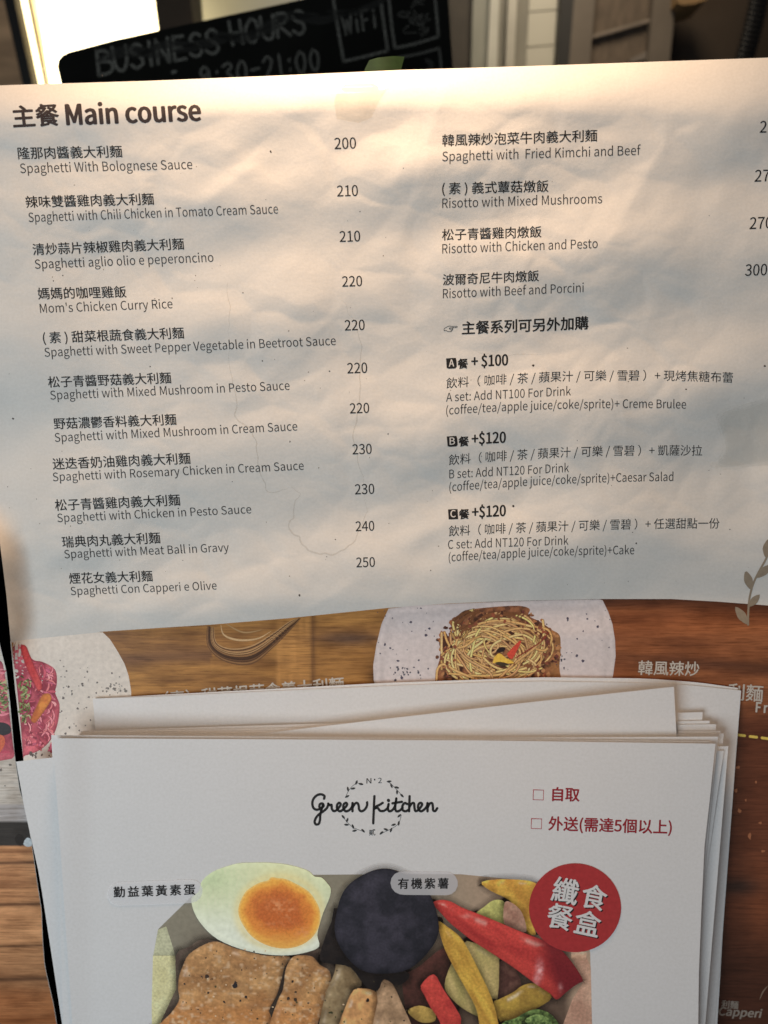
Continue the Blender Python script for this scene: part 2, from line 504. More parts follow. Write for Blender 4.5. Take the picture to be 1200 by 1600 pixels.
def h_page(x, y):
    return 0.0012 * vnoise(x / 120, y / 130, 8)

surf_menu = make_surf((0, -1, 0), (0, 0.300, 0), h_menu)
surf_page = make_surf((0, -1, 0), (0, 0.304, 0), h_page)

# left neighbour page, the backing board behind both
PAGE_R = [(-150, 136), (-60, 700), (0, 1008), (10, 1048), (16, 1100), (23, 1180), (31, 1235), (41, 1265), (50, 1320), (60, 1390), (65, 1420), (67, 1470), (70, 1508), (76, 1535), (84, 1570), (89, 1600), (100, 1720), (112, 1880)]
ysamp = np.linspace(136, 1880, 220)
pr = np.array(PAGE_R, float)
prx = np.interp(ysamp, pr[:, 1], pr[:, 0])
rightp = np.stack([prx, ysamp], 1)
m = ysamp > 900
Pg = coons([(-260, ysamp[m][0]), (prx[m][0], ysamp[m][0])], [(-160, 1880), (112, 1880)], [(-260, ysamp[m][0]), (-160, 1880)], rightp[m], 60, 180)
page = sheet('menu_page', Pg, surf_page, 0.0002, M['menu'])
tag(page, 'strip of a second menu page with pink pasta above planks, left of the black gap', 'menu')

lef = np.stack([xleft(ysamp), ysamp], 1)
Pm = coons(np.stack([TOPX, TOPY], 1)[[0, 1, 2, 3, 4, 5, 6, 7, 8]], [(130, 1880), (1330, 1880)], lef, [(1420, 84), (1330, 1880)], 480, 580)
Pm[:, 0, 0] = xleft(Pm[:, 0, 1])
menu = sheet('menu_sheet', Pm, surf_menu, 0.0002, M['menu'])
tag(menu, 'large creased paper menu of main courses with prices, taped up behind the flyers', 'menu')

def prism(name, pts, Y, thick, mat, parent=None, lean=0.0, rnd=0):
    p = np.asarray(pts, float)
    if rnd: p = catmull(p, True, rnd)
    s = make_surf((0, -1, lean), (0, Y, 1.45))
    A = s(p[:, 0], p[:, 1]); B = A + np.array([0, thick, 0]); n = len(p)
    ar = (p[:, 0] * np.roll(p[:, 1], -1) - np.roll(p[:, 0], -1) * p[:, 1]).sum()
    fr = tuple(range(n)); F = [fr[::-1] if ar > 0 else fr, tuple(i + n for i in (fr if ar > 0 else fr[::-1]))]
    for i in range(n):
        j = (i + 1) % n
        F.append((i, j, j + n, i + n) if ar > 0 else (j, i, i + n, j + n))
    return mk(name, np.concatenate([A, B]), F, mat, parent)

black_board = plain('black_card', (0.006, 0.006, 0.006), 0.9, 0.2, spec=0.1)
bb = prism('backing_board', [(-300, 240), (1360, 210), (1300, 1880), (-180, 1880)], 0.318, 0.006, black_board)
tag(bb, 'black backing board that shows as the dark slit between the two menu pages', 'board')

# ------------------------------------------------------------------ menu lettering
def ttl(s, a, b, wt, **k): return (s, a, b, dict(weight=wt, **k))
CB = 0.085     # CJK ink sits this far under the baseline
hd = lettering('heading_lettering', [
    ttl('主餐', (22, 200), (93, 196), 0.026, base=CB),
    ttl('Main course', (105, 195), (314, 188), 0.03, em=31.5 / CAPH)], surf_menu, M['ink_title'], menu)

LEFTC = [
 ('隆那肉醬義大利麵', 29, 249, 191.5, 246, 'Spaghetti With Bolognese Sauce', 32, 270.5, 301, 264, '200', 523, 233, 556.5, 232),
 ('辣味雙醬雞肉義大利麵', 41, 325, 241, 320, 'Spaghetti with Chili Chicken in Tomato Cream Sauce', 45, 347, 435, 333.5, '210', 527, 307, 559.5, 306),
 ('清炒蒜片辣椒雞肉義大利麵', 52, 399, 288, 390, 'Spaghetti aglio olio e peperoncino', 55, 420, 334, 409, '210', 531, 378, 563, 377),
 ('媽媽的咖哩雞飯', 60, 468, 198, 465, 'Mom\'s Chicken Curry Rice', 63, 489, 270, 481.5, '220', 535, 448, 566, 447),
 ('( 素 ) 甜菜根蔬食義大利麵', 68, 537, 288, 529, 'Spaghetti with Sweet Pepper Vegetable in Beetroot Sauce', 70, 557.5, 525, 539, '220', 539, 516.5, 570, 515.5),
 ('松子青醬野菇義大利麵', 76, 606, 268, 599, 'Spaghetti with Mixed Mushroom in Pesto Sauce', 79, 624.5, 453, 609, '220', 543, 583.5, 574, 582.5),
 ('野菇濃鬱香料義大利麵', 85, 671, 276, 664, 'Spaghetti with Mixed Mushroom in Cream Sauce', 86, 690.5, 465, 672.5, '220', 547, 646, 577, 645),
 ('迷迭香奶油雞肉義大利麵', 83, 734, 298, 725, 'Spaghetti with Rosemary Chicken in Cream Sauce', 83, 752, 475, 734, '230', 551, 710, 581, 709),
 ('松子青醬雞肉義大利麵', 87, 798.5, 282, 790, 'Spaghetti with Chicken in Pesto Sauce', 90, 816, 393, 802, '230', 555, 772.5, 585, 771.5),
 ('瑞典肉丸義大利麵', 98, 856, 251, 849, 'Spaghetti with Meat Ball in Gravy', 101, 872.5, 358, 861.5, '240', 556, 830, 585, 829),
 ('煙花女義大利麵', 109, 912.5, 239, 908.5, 'Spaghetti Con Capperi e Olive', 111, 930, 339, 921, '250', 557, 886.5, 586, 885.5),
 ('韓風辣炒泡菜牛肉義大利麵', 691, 229, 933, 221, 'Spaghetti with  Fried Kimchi and Beef', 691, 252, 1001, 242, '270', 1187, 207.5, 1222, 206),
 ('( 素 ) 義式蕈菇燉飯', 691, 304, 857, 300, 'Risotto with Mixed Mushrooms', 691, 325, 941, 317.5, '270', 1179, 284, 1214, 282.5),
 ('松子青醬雞肉燉飯', 691, 376, 846, 371, 'Risotto with Chicken and Pesto', 691, 396, 934, 387.5, '270', 1171, 358, 1206, 356.5),
 ('波爾奇尼牛肉燉飯', 692, 446, 842, 439.5, 'Risotto with Beef and Porcini', 692, 466, 912, 456.5, '300', 1164, 431, 1198, 430),
]
for (c, x0, y0, x1, y1, e, a0, b0, a1, b1, p, q0, r0, q1, r1) in LEFTC:
    n = len(c.replace(' ', ''))
    em = None
    d = lettering('dish_lettering', [ttl(c, (x0, y0), (x1, y1), 0.011, base=CB)], surf_menu, M['ink'], menu)
    lettering('english_lettering', [ttl(e, (a0, b0), (a1, b1), -0.004, em=(a1 - a0) and 20.4 - 0.0042 * (b0 - 250))], surf_menu, M['ink_soft'], d)
    lettering('price_lettering', [ttl(p, (q0, r0), (q1, r1), 0.006, em=23.8 * (q1 - q0) / 33.5)], surf_menu, M['ink'], menu)

def hand_icon(x, y, s):
    q = lambda pts: [(x + a * s, y - b * s) for a, b in pts]
    return [(q([(0, 3), (3, 5), (7, 7), (10, 7), (12, 6.6)]), 0.9, (.02, .02, .02)),
            (q([(12, 6.6), (20, 6.8), (20.6, 5.8), (20, 5), (12, 4.6)]), 0.9, (.02, .02, .02)),
            (q([(13, 4.6), (14, 3.4), (13, 2.6), (11, 2.6)]), 0.9, (.02, .02, .02)),
            (q([(13, 2.6), (13.6, 1.2), (12, .4), (10.6, .8)]), 0.9, (.02, .02, .02)),
            (q([(12, .4), (12, -1), (10, -1.6), (6, -1.4), (3, 0), (0, -.4)]), 0.9, (.02, .02, .02)),
            (q([(0, 3), (-.2, 1.4), (0, -.4)]), 0.9, (.02, .02, .02)),
            (q([(11, 4.4), (8, 3.8), (9, 2.4), (11, 2.6)]), 0.9, (.02, .02, .02))]
ad = lettering('heading_lettering', [ttl('主餐系列可另外加購', (722, 523), (919, 514.5), 0.022, base=CB)], surf_menu, M['ink'], menu)
ribbons('hand_icon', hand_icon(694, 516.5, 0.98), surf_menu, M['print'], ad, layer=0.00012)

DR = '飲料（ 咖啡 / 茶 / 蘋果汁 / 可樂 / 雪碧 ）+ '
SETS = [
 ('A', [(697, 560), (713, 559), (714, 575.5), (698, 576.5)], (715.5, 576.5, 731, 575.5), '+ $100', (737, 573, 793.5, 570.5),
  '現烤焦糖布蕾', (697, 607.5, 1145, 598.5), 'A set: Add NT100 For Drink', (697, 627.5, 892, 617.5), '(coffee/tea/apple juice/coke/sprite)+ Creme Brulee', (697, 648, 1072, 638.5)),
 ('B', [(698, 682), (714, 681), (715.5, 697.5), (699.5, 698.5)], (717, 698, 732.5, 697), '+$120', (737.5, 694, 790, 691.5),
  '凱薩沙拉', (701, 727.5, 1097, 712.5), 'B set: Add NT120 For Drink', (702, 747.5, 889, 737.5), '(coffee/tea/apple juice/coke/sprite)+Caesar Salad', (702, 768, 1052, 751.5)),
 ('C', [(700, 796), (715, 795), (716, 811), (701, 812)], (717.5, 811.5, 733, 810.5), '+$120', (738, 808.5, 790, 806),
  '任選甜點一份', (701, 838.5, 1124, 826), 'C set: Add NT120 For Drink', (700, 857.5, 888, 851), '(coffee/tea/apple juice/coke/sprite)+Cake', (701, 877.5, 991, 866)),
]
for (ch, box, k, pr_, pp, des, dl, l1, q1, l2, q2) in SETS:
    bw_, be_ = {'A': (7.5, 4.5), 'B': (5.5, 3.5), 'C': (3, 2.5)}[ch]
    st = lettering('set_lettering', [
        ttl('餐', k[:2], k[2:], 0.028, base=CB), ttl(pr_, pp[:2], pp[2:], 0.024, em=23),
        ttl(DR + des, dl[:2], dl[2:], -0.006, base=CB, em=18.2, bow=bw_)], surf_menu, M['ink'], menu)
    lettering('english_lettering', [ttl(l1, q1[:2], q1[2:], -0.003, em=18.5), ttl(l2, q2[:2], q2[2:], -0.003, em=18.5, bow=be_)], surf_menu, M['ink_soft'], st)
    bd = shape('set_badge', box, surf_menu, 0.00012, M['ink'], st, step=5, smooth=0)
    cx = (box[0][0] + box[2][0]) / 2; by = (box[2][1] + box[3][1]) / 2
    lettering('badge_letter', [ttl(ch, (cx - 4, by - 3.2), (cx + 4, by - 3.6), 0.012, em=15)], surf_menu, M['menu'], st, layer=0.0002)

# grey leaf sprig running off the right edge
G = lin((128, 116, 100)) * 1.55
def leaf(a, b, wd):
    a, b = np.array(a, float), np.array(b, float); d = b - a; n = np.array([-d[1], d[0]]) / np.hypot(*d)
    return [a, a + d * .3 + n * wd * .42, a + d * .6 + n * wd * .5, b, a + d * .6 - n * wd * .5, a + d * .3 - n * wd * .42]
lf = ribbons('leaf_sprig', [([(1209, 846), (1197, 873), (1186, 893), (1177, 912), (1171, 935), (1169, 960), (1169, 976)], 3.2, G)], surf_menu, M['print'], menu, layer=0.00022)
for a, b, wd in [((1174, 922), (1165, 892), 13), ((1182, 903), (1206, 882), 12), ((1170, 948), (1187, 929), 11), ((1169, 976), (1149, 948), 13), ((1197, 872), (1201, 842), 14), ((1205, 850), (1216, 832), 12)]:
    shape('leaf_print', leaf(a, b, wd), surf_menu, 0.00026, M['print'], lf, G, step=4)

# stains, a grey blotch and specks on the menu
stn = [([(357, 520), (359, 560), (363, 590), (369, 625), (368, 650), (388, 668), (400, 690), (402, 715), (410, 750), (420, 768), (440, 766), (455, 760)], 2.0),
       ([(455, 758), (468, 772), (462, 786), (459, 808), (450, 822), (466, 840), (478, 856), (494, 864), (515, 866), (540, 858), (556, 846), (562, 828), (572, 805), (571, 782)], 2.6),
       ([(535, 470), (552, 500), (564, 540), (563, 580), (561, 610), (558, 660), (551, 690), (560, 722), (566, 745), (571, 782)], 1.8),
       ([(355, 440), (358, 480), (357, 520)], 1.4), ([(742, 548), (790, 556), (850, 552)], 1.0)]
for s, wd in stn:
    pts = [(x + random.uniform(-2, 2), y + random.uniform(-2, 2)) for x, y in catmull(s, False, 3)]
    ribbons('dried_stain', [(pts, wd, (0, 0, 0), True)], surf_menu, M['stain'], menu, layer=0.00008)
gp_ = np.array([(1120, 652), (1132, 640), (1150, 632), (1170, 628), (1200, 622), (1240, 622), (1260, 690), (1220, 722), (1180, 728), (1140, 732), (1112, 730), (1126, 712), (1130, 698), (1124, 680)], float)
for i in range(4):
    q = gp_ + (np.array([1195, 680]) - gp_) * (0.045 * i) + rng.uniform(-3, 3, gp_.shape)
    shape('grey_blotch', q, surf_menu, 0.00004 + .00001 * i, M['blotch_film'], menu, step=7)  # faint translucent grey layers over the dent at the right
dk = lin((70, 62, 55)); lt = lin((120, 112, 100)) * 1.6
sp = [(423, 237, 2.0, dk), (20, 654, 1.9, dk), (269, 466, 1.4, dk), (802, 791, 1.6, dk), (1195, 572, 1.8, dk), (833, 571, 1.4, dk), (994, 849, 1.6, dk), (410, 564, 1.3, dk), (515, 580, 1.2, dk), (498, 731, 1.2, lt), (453, 690, 1.2, dk), (1072, 608, 1.3, dk), (468, 930, 1.6, dk), (160, 118, 1.2, dk)]
for _ in range(110):
    sp.append((random.uniform(10, 1195), random.uniform(250, 930), random.uniform(.4, .95), dk if random.random() < .35 else lt))
dots('speck', sp, surf_menu, M['print'], menu, 0.00009)['kind'] = 'stuff'

# ------------------------------------------------------------------ printed photo on the lower menu
GN = 1.75
def mixc(a, b, t): return a + (b - a) * np.clip(t, 0, 1)[:, None]
def C(*c):
    v = lin(c) * GN; return v * .93 + .07 * (v @ np.array([.3, .59, .11]))
def wood_col(x, y, base, dark, seed, sx=90., sy=9.):
    n = fbm(x / sx, y / sy, seed, 4); n2 = fbm(x / 300, y / 45, seed + 5, 2)
    return mixc(mixc(base * 1.15, dark, 0.35 + 0.6 * n + 0.4 * n2), dark * 0.7, sstep(.5, .9, np.abs(n)) * .4)
STRIP_T = [(25, 1000), (100, 993), (160, 987), (250, 981), (330, 976), (450, 966), (605, 950), (700, 943), (800, 939), (940, 936), (1050, 936), (1120, 940), (1200, 946), (1300, 955), (1395, 965)]
def strip_y(x): a = np.array(STRIP_T, float); return np.interp(x, a[:, 0], a[:, 1])

def gridpart(name, P, surf, layer, mat, parent, colf):
    nv, nu = P.shape[:2]; x, y = P[..., 0].ravel(), P[..., 1].ravel()
    return mk(name, surf(x, y, LK * layer), grid_faces(nu, nv), mat, parent, col=colf(x, y), px=P.reshape(-1, 2), smooth=True)

def wood_mid(x, y):
    c = wood_col(x, y, C(158, 112, 52), C(104, 68, 36), 3)
    c = mixc(c, C(98, 66, 44), np.exp(-((y - 1030 + .05 * (x - 200)) / 13) ** 2) * (x < 330) * .8)
    c = mixc(c, C(178, 128, 66), sstep(428, 436, x) * (1 - sstep(484, 490, x)) * (0.55 + .5 * vnoise(x / 5, y / 60, 9)))
    c = mixc(c, C(92, 60, 34), np.exp(-((x - 489) / 4) ** 2) * .7)
    c = mixc(c, C(92, 70, 56), np.exp(-(((x - 545) / 50) ** 2 + ((y - 998) / 11) ** 2)) * .9)
    c = mixc(c, C(62, 38, 20), np.exp(-(((x - 590) / 12) ** 2 + ((y - 1060) / 30) ** 2)) * .9)
    # right field, redder and darker towards the bottom
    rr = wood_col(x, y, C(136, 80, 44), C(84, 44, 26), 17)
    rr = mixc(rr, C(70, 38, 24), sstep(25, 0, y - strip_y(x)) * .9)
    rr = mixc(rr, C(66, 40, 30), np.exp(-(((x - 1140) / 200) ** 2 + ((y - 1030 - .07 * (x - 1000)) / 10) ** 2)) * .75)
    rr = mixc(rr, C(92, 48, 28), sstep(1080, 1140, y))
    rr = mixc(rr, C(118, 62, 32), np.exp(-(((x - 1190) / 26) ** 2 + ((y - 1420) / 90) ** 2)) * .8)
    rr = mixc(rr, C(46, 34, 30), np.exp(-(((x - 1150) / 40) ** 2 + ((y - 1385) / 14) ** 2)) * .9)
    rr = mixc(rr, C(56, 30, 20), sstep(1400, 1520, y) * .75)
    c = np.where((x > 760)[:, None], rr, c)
    return c
def left_foot(x, y): return wood_col(x, y, C(120, 86, 62), C(88, 56, 36), 12)
# wood everywhere under the strip's upper edge; plates lie over it
Pw = np.zeros((170, 420, 2)); ks = np.linspace(0, 1, 420)
for j, v in enumerate(np.linspace(0, 1, 170) ** 1.25):
    yl_ = 1003 + 857 * v
    xa_ = (xleft(yl_) + 1.5) * (1 - ks) + (1395 - 60 * v) * ks
    y0_ = strip_y(xa_) + 4 * sstep(156, 140, xa_)
    Pw[j, :, 0] = xa_; Pw[j, :, 1] = y0_ + (1860 - y0_) * v
photo = gridpart('printed_photo', Pw, surf_menu, 0.00006, M['print_wood'], menu, lambda x, y: np.where((x < 140)[:, None] & (y > 1300)[:, None], left_foot(x, y), wood_mid(x, y)))

PW = lin((196, 190, 184)) * 1.62
def plate_c(x, y, d):
    c = np.tile(PW, (len(x), 1)) * (1 + .05 * fbm(x / 60, y / 60, 5, 3))[:, None]
    return c * (1 - .16 * np.exp(-d / 2.2))[:, None]
def plate_lav(x, y, d):
    return plate_c(x, y, d) * np.array([.93, .90, .95]) * (1 - .10 * np.exp(-((d - 13) / 5) ** 2) + .05 * np.exp(-((d - 5) / 3) ** 2))[:, None]
# plate at the left: the paper white runs into it, only the right rim is drawn
shape('plate_print', [(16, 1002), (100, 993.5), (160, 987.5), (172, 999), (184, 1018), (195, 1038), (201, 1056), (205, 1080), (205, 1120), (203, 1170), (194, 1225), (42, 1230), (34, 1160), (24, 1080)], surf_menu, 0.0001, M['print'], photo,
      lambda x, y, d: np.tile(PW * np.array([1.0, .97, .92]), (len(x), 1)) * (1 + .05 * fbm(x / 50, y / 50, 6, 3))[:, None], step=5, smooth=0)
plate_pts = [(607, 951), (640, 947), (700, 943.5), (800, 939.5), (880, 937.5), (941, 936.5), (950, 955), (957, 975), (961, 1000), (962, 1025), (958, 1055), (950, 1090), (930, 1130), (640, 1130), (600, 1100), (584, 1065), (583, 1040), (588, 1008), (596, 975)]
shape('plate_print', plate_pts, surf_menu, 0.0001, M['print'], photo, plate_lav, step=5, smooth=0)
pd = []
for _ in range(150):
    x, y = random.uniform(590, 955), random.uniform(950, 1060)
    if not (680 < x < 885) and abs(x - 773) / 190 < 1 and random.random() < .75:
        pd.append((x, y, random.choice([.7, .9, 1.3, 1.9]), lin((74, 70, 84)) * 1.5))
for _ in range(26): pd.append((635 + random.gauss(0, 12), 1048 + random.gauss(0, 6), random.uniform(.6, 1.9), lin((70, 68, 80)) * 1.4))
for _ in range(14): pd.append((876 + random.gauss(0, 6), 1030 + random.gauss(0, 12), random.uniform(.6, 1.9), lin((70, 68, 80)) * 1.4))
dots('pepper_print', pd, surf_menu, M['print'], photo, 0.00018)['kind'] = 'stuff'

# twine printed on the wood
tw = []
for i in range(16):
    r = i / 15
    tw.append(([(324 + 10 * r, 978 + 2 * r), (326 + 12 * r, 1010 - 6 * r), (352 + 8 * r, 1032 - 18 * r), (392, 1036 - 26 * r), (424 + 3 * r, 1012 - 22 * r), (452 - 2 * r, 985 - 12 * r), (470 - 6 * r, 966 + .5 * r)],
               random.uniform(1.5, 5), C(*random.choice([(60, 38, 22), (92, 62, 36), (126, 90, 52), (74, 48, 28), (160, 124, 80)])), True))
tw += [([(345, 976), (350, 992), (372, 1000), (402, 998), (424, 986)], 3, C(176, 146, 104), True), ([(352, 974), (380, 988), (410, 984)], 2.4, C(150, 118, 76), True)]
ribbons('twine_print', tw, surf_menu, M['print'], photo, layer=0.0001, dl=0.000002)

# spaghetti on the middle plate
shape('meat_sauce_print', [(680, 1068), (684, 1040), (690, 1020), (686, 1004), (694, 992), (708, 996), (708, 975), (722, 956), (745, 951), (790, 947), (815, 947), (828, 952), (826, 962), (845, 972), (862, 984), (874, 992), (876, 1010), (874, 1040), (868, 1075), (780, 1095), (690, 1090)],
      surf_menu, 0.00016, M['print_fine'], photo, lambda x, y, d: mixc(mixc(C(138, 88, 56), C(62, 38, 28), .5 + 1.6 * fbm(x / 8, y / 8, 44, 4)), C(150, 104, 58), sstep(850, 866, x) * .6), step=2.4)
ck = []
for _ in range(150):
    a_ = random.uniform(0, 6.28); q_ = random.uniform(.86, 1.08)
    x, y = 778 + 92 * q_ * math.cos(a_), 1020 + 66 * q_ * math.sin(a_)
    if 950 < y < 1062 and 682 < x < 878: ck.append((x, y, random.uniform(1.5, 4.5), C(*random.choice([(120, 78, 52), (92, 58, 42), (70, 42, 32), (160, 112, 70), (142, 88, 54), (96, 50, 44)]))))
dots('meat_crumb_print', ck, surf_menu, M['print_fine'], photo, 0.00021)['kind'] = 'stuff'
nd = []
dkn, ltn = C(108, 68, 40), C(208, 166, 106)
def strand(pts, wd=3.4):
    t = random.choice([random.uniform(-.5, -.2), random.uniform(-.2, .25)])
    c = np.clip(ltn * (1 + t) * np.array([1, random.uniform(.9, 1.02), random.uniform(.78, 1.1)]), 0, .95)
    nd.append((pts, wd + 1.1, dkn * random.uniform(.7, 1.3))); nd.append((pts, wd, c)); nd.append(([(x_ - .4, y_ - .5) for x_, y_ in pts], wd * .34, np.clip(c * 1.28, 0, .95), True))
for i in range(84):
    cx, cy = 776 + random.gauss(0, 17), 1018 + random.gauss(0, 11)
    a0 = random.uniform(0, 6.28); L = random.uniform(1.3, 3.4); r0 = random.uniform(.25, 1.0)
    rx, ry = 74 * r0, 52 * r0
    pts = []
    for t in np.linspace(0, L, 9):
        q = 1 + .17 * math.sin(2.3 * t + i * 1.7)
        x = cx + rx * q * math.cos(a0 + t); y = cy + ry * q * math.sin(a0 + t)
        pts.append((min(max(x, 690), 868), max(y, 958 + .0 * x)))
    strand(pts, random.uniform(2.3, 3.4))
for pts in [[(712, 992), (708, 972), (722, 960), (740, 953)], [(716, 996), (716, 976), (730, 962), (748, 956)], [(706, 990), (714, 1000), (728, 992), (736, 968), (746, 955)],
            [(740, 1000), (726, 1010), (712, 1010), (724, 985), (760, 972), (790, 970), (820, 976)], [(712, 1012), (730, 1030), (748, 1040), (766, 1052), (770, 1062)],
            [(682, 1062), (684, 1045), (694, 1038), (712, 1048), (740, 1060)], [(836, 980), (856, 984), (862, 1000), (852, 1016), (838, 1014)], [(830, 985), (845, 1000), (838, 1010)],
            [(826, 1030), (838, 1040), (842, 1060)], [(780, 1060), (800, 1040), (826, 1020), (838, 1010)]]:
    strand(pts, 3.2)
ribbons('noodle_print', nd, surf_menu, M['print_fine'], photo, layer=0.00020, dl=0.0000015, smooth=4)
oc = []
for _ in range(90):
    a_ = random.uniform(0, 6.28); q_ = random.uniform(.74, .98)
    x, y = 778 + 92 * q_ * math.cos(a_), 1020 + 66 * q_ * math.sin(a_)
    if 952 < y < 1062 and 684 < x < 876: oc.append((x, y, random.uniform(1.2, 3.2), C(*random.choice([(118, 66, 46), (92, 52, 38), (66, 38, 30), (152, 98, 62), (134, 72, 48)]))))
dots('meat_crumb_print', oc, surf_menu, M['print_fine'], photo, 0.00062)['kind'] = 'stuff'
L2 = 0.00066
shape('garnish_print', [(792, 1022), (812, 1001), (814, 1004), (806, 1020), (800, 1030)], surf_menu, L2, M['print_fine'], photo, C(186, 62, 44), step=4, smooth=2)
shape('garnish_print', [(770, 1036), (779, 1020), (790, 1028), (804, 1036)], surf_menu, L2, M['print_fine'], photo, C(206, 166, 52), step=4, smooth=2)
shape('garnish_print', [(775, 1018), (782, 1011), (790, 1012), (786, 1019)], surf_menu, L2, M['print_fine'], photo, C(40, 30, 30), step=4, smooth=2)
shape('garnish_print', [(773, 1036), (782, 1034), (796, 1038), (784, 1041)], surf_menu, L2 + .00002, M['print_fine'], photo, C(60, 50, 36), step=4, smooth=2)
ribbons('garnish_print', [([(806, 1028), (828, 1014), (846, 1002), (857, 988)], 1.8, C(124, 48, 36))], surf_menu, M['print_fine'], photo, layer=L2)

# pink beetroot pasta
def pinkmass(name, pts, surf, parent, layer, step=3):
    return shape(name, pts, surf, layer, M['print_fine'], parent, lambda x, y, d: mixc(mixc(C(198, 92, 104), C(132, 42, 58), .45 + 1.3 * fbm(x / 16, y / 16, 71, 3)), C(112, 40, 50), np.exp(-d / 2.5) * .5), step=step, smooth=3)
pink = pinkmass('pasta_print', [(22, 1009), (38, 1008), (46, 1024), (54, 1032), (66, 1034), (86, 1046), (89, 1068), (86, 1082), (93, 1100), (92, 1120), (88, 1138), (80, 1155), (68, 1168), (54, 1176), (38, 1181), (36, 1181), (32, 1130), (25, 1062), (20, 1020)], surf_menu, photo, 0.00013)
pk = []
for i in range(110):
    x, y = random.uniform(36, 86), random.uniform(1035, 1168); a = random.uniform(-.5, 2.2); l = random.uniform(8, 22)
    pts = [(x, y), (x + l * .5 * math.cos(a) + 3, y + l * .5 * math.sin(a)), (x + l * math.cos(a), y + l * math.sin(a))]
    pts = [(max(px_, xleft(py_) + 4), min(py_, 1174)) for px_, py_ in pts]
    if all(px_ < 90 for px_, _ in pts): w0 = random.uniform(1.8, 4.2); pk.append((pts, w0 + 1.2, C(132, 48, 62), True)); pk.append((pts, w0, C(*random.choice([(214, 126, 134), (186, 78, 94), (160, 60, 78), (206, 112, 114), (192, 92, 118), (224, 150, 150)])), True))
ribbons('pasta_strand_print', pk, surf_menu, M['print_fine'], photo, layer=0.00018, dl=0.0000012)
shape('carrot_print', [(66, 1086), (78, 1084), (80, 1094), (70, 1110), (60, 1124), (54, 1130), (48, 1124), (56, 1106)], surf_menu, 0.0005, M['print_fine'], photo, lambda x, y, d: mixc(mixc(C(214, 134, 48), C(178, 92, 36), .5 + fbm(x / 8, y / 12, 3, 3)), C(150, 78, 40), np.exp(-d / 2)), step=2)
shape('pepper_strip_print', [(32, 1012), (40, 1009), (48, 1028), (58, 1050), (66, 1072), (60, 1080), (52, 1066), (40, 1040)], surf_menu, 0.0005, M['print_fine'], photo, lambda x, y, d: mixc(mixc(C(210, 84, 78), C(180, 52, 54), .5 + fbm(x / 6, y / 12, 4, 3)), C(150, 44, 52), np.exp(-d / 2)), step=2)
hb = []
for i in range(70):
    x, y = random.gauss(36, 5), random.uniform(1058, 1128)
    if x > xleft(y) + 3: hb.append(([(x, y), (x + random.uniform(-3, 5), y + random.uniform(-4, 4)), (x + random.uniform(-2, 8), y + random.uniform(-7, 7))], random.uniform(1.2, 2.6), C(*random.choice([(96, 110, 56), (130, 140, 84), (70, 84, 40), (160, 162, 110)])), True))
ribbons('herb_print', hb, surf_menu, M['print_fine'], photo, layer=0.00054, dl=0.000001)
pp_ = []
for _ in range(60):
    x, y = random.gauss(118, 30), random.gauss(1085, 32)
    if x > 92: pp_.append((x, y, random.uniform(.5, 1.8), lin((96, 88, 84)) * 1.6))
for _ in range(26): pp_.append((180 + random.gauss(0, 11), 1074 + random.gauss(0, 5) - .0, random.uniform(.6, 2.0), lin((110, 104, 98)) * 1.6))
for _ in range(16): pp_.append((62 + random.gauss(0, 14), 1180 + random.gauss(0, 3), random.uniform(.7, 2.2), lin((90, 80, 76)) * 1.5))
pp_ = [q for q in pp_ if q[0] < 198 and q[1] > strip_y(q[0]) + 4]
dots('pepper_print', pp_, surf_menu, M['print'], photo, 0.00018)['kind'] = 'stuff'

# captions and cutting line printed on the wood
for tx, ink in ((ttl('（素）甜菜根蔬食義大利麵', (258, 1104), (538, 1080.5), 0.016, base=CB), 'white_ink'),
                (ttl('韓風辣炒', (997, 1054.5), (1092, 1056.5), 0.012, base=CB), 'white_ink'),
                (ttl('利麵', (1137, 1093), (1191, 1097), 0.012, base=CB), 'white_ink'),
                (ttl('F r i e d', (1181, 1112.5), (1232, 1117), 0.03, em=21), 'white_ink'),
                (ttl('利麵', (1127, 1575), (1153, 1577), 0.02, base=CB), 'dim_ink'),
                (ttl('Capperi', (1122, 1586), (1188, 1590), 0.03, em=17, shear=.18), 'dim_ink')):
    lettering('caption_lettering', [tx], surf_menu, M[ink], photo, layer=0.0005)
yl = C(200, 172, 70)
ribbons('cutting_line', [([(x, 1148.5 + .125 * (x - 1155)), (x + 10.5, 1148.5 + .125 * (x + 10.5 - 1155))], 4.2, yl, False) for x in (1134, 1153, 1172, 1190.5, 1209)], surf_menu, M['print'], photo, layer=0.0003, smooth=0)
ribbons('bowl_glint_print', [([(1200, 1540), (1192, 1550), (1187, 1562)], 2, C(120, 100, 84), True)], surf_menu, M['print'], photo, layer=0.0003)
oil = [(x, y, r, C(150, 92, 58)) for x, y, r in [(1153, 1199, 3.0), (1155, 1267, 3.6), (1171, 1306, 5), (1188, 1286, 3), (1150, 1235, 2.2), (1181, 1222, 2), (1165, 1250, 1.6), (1193, 1330, 2.5)]]
dots('oil_drop_print', oil, surf_menu, M['print'], photo, 0.0003)['kind'] = 'stuff'

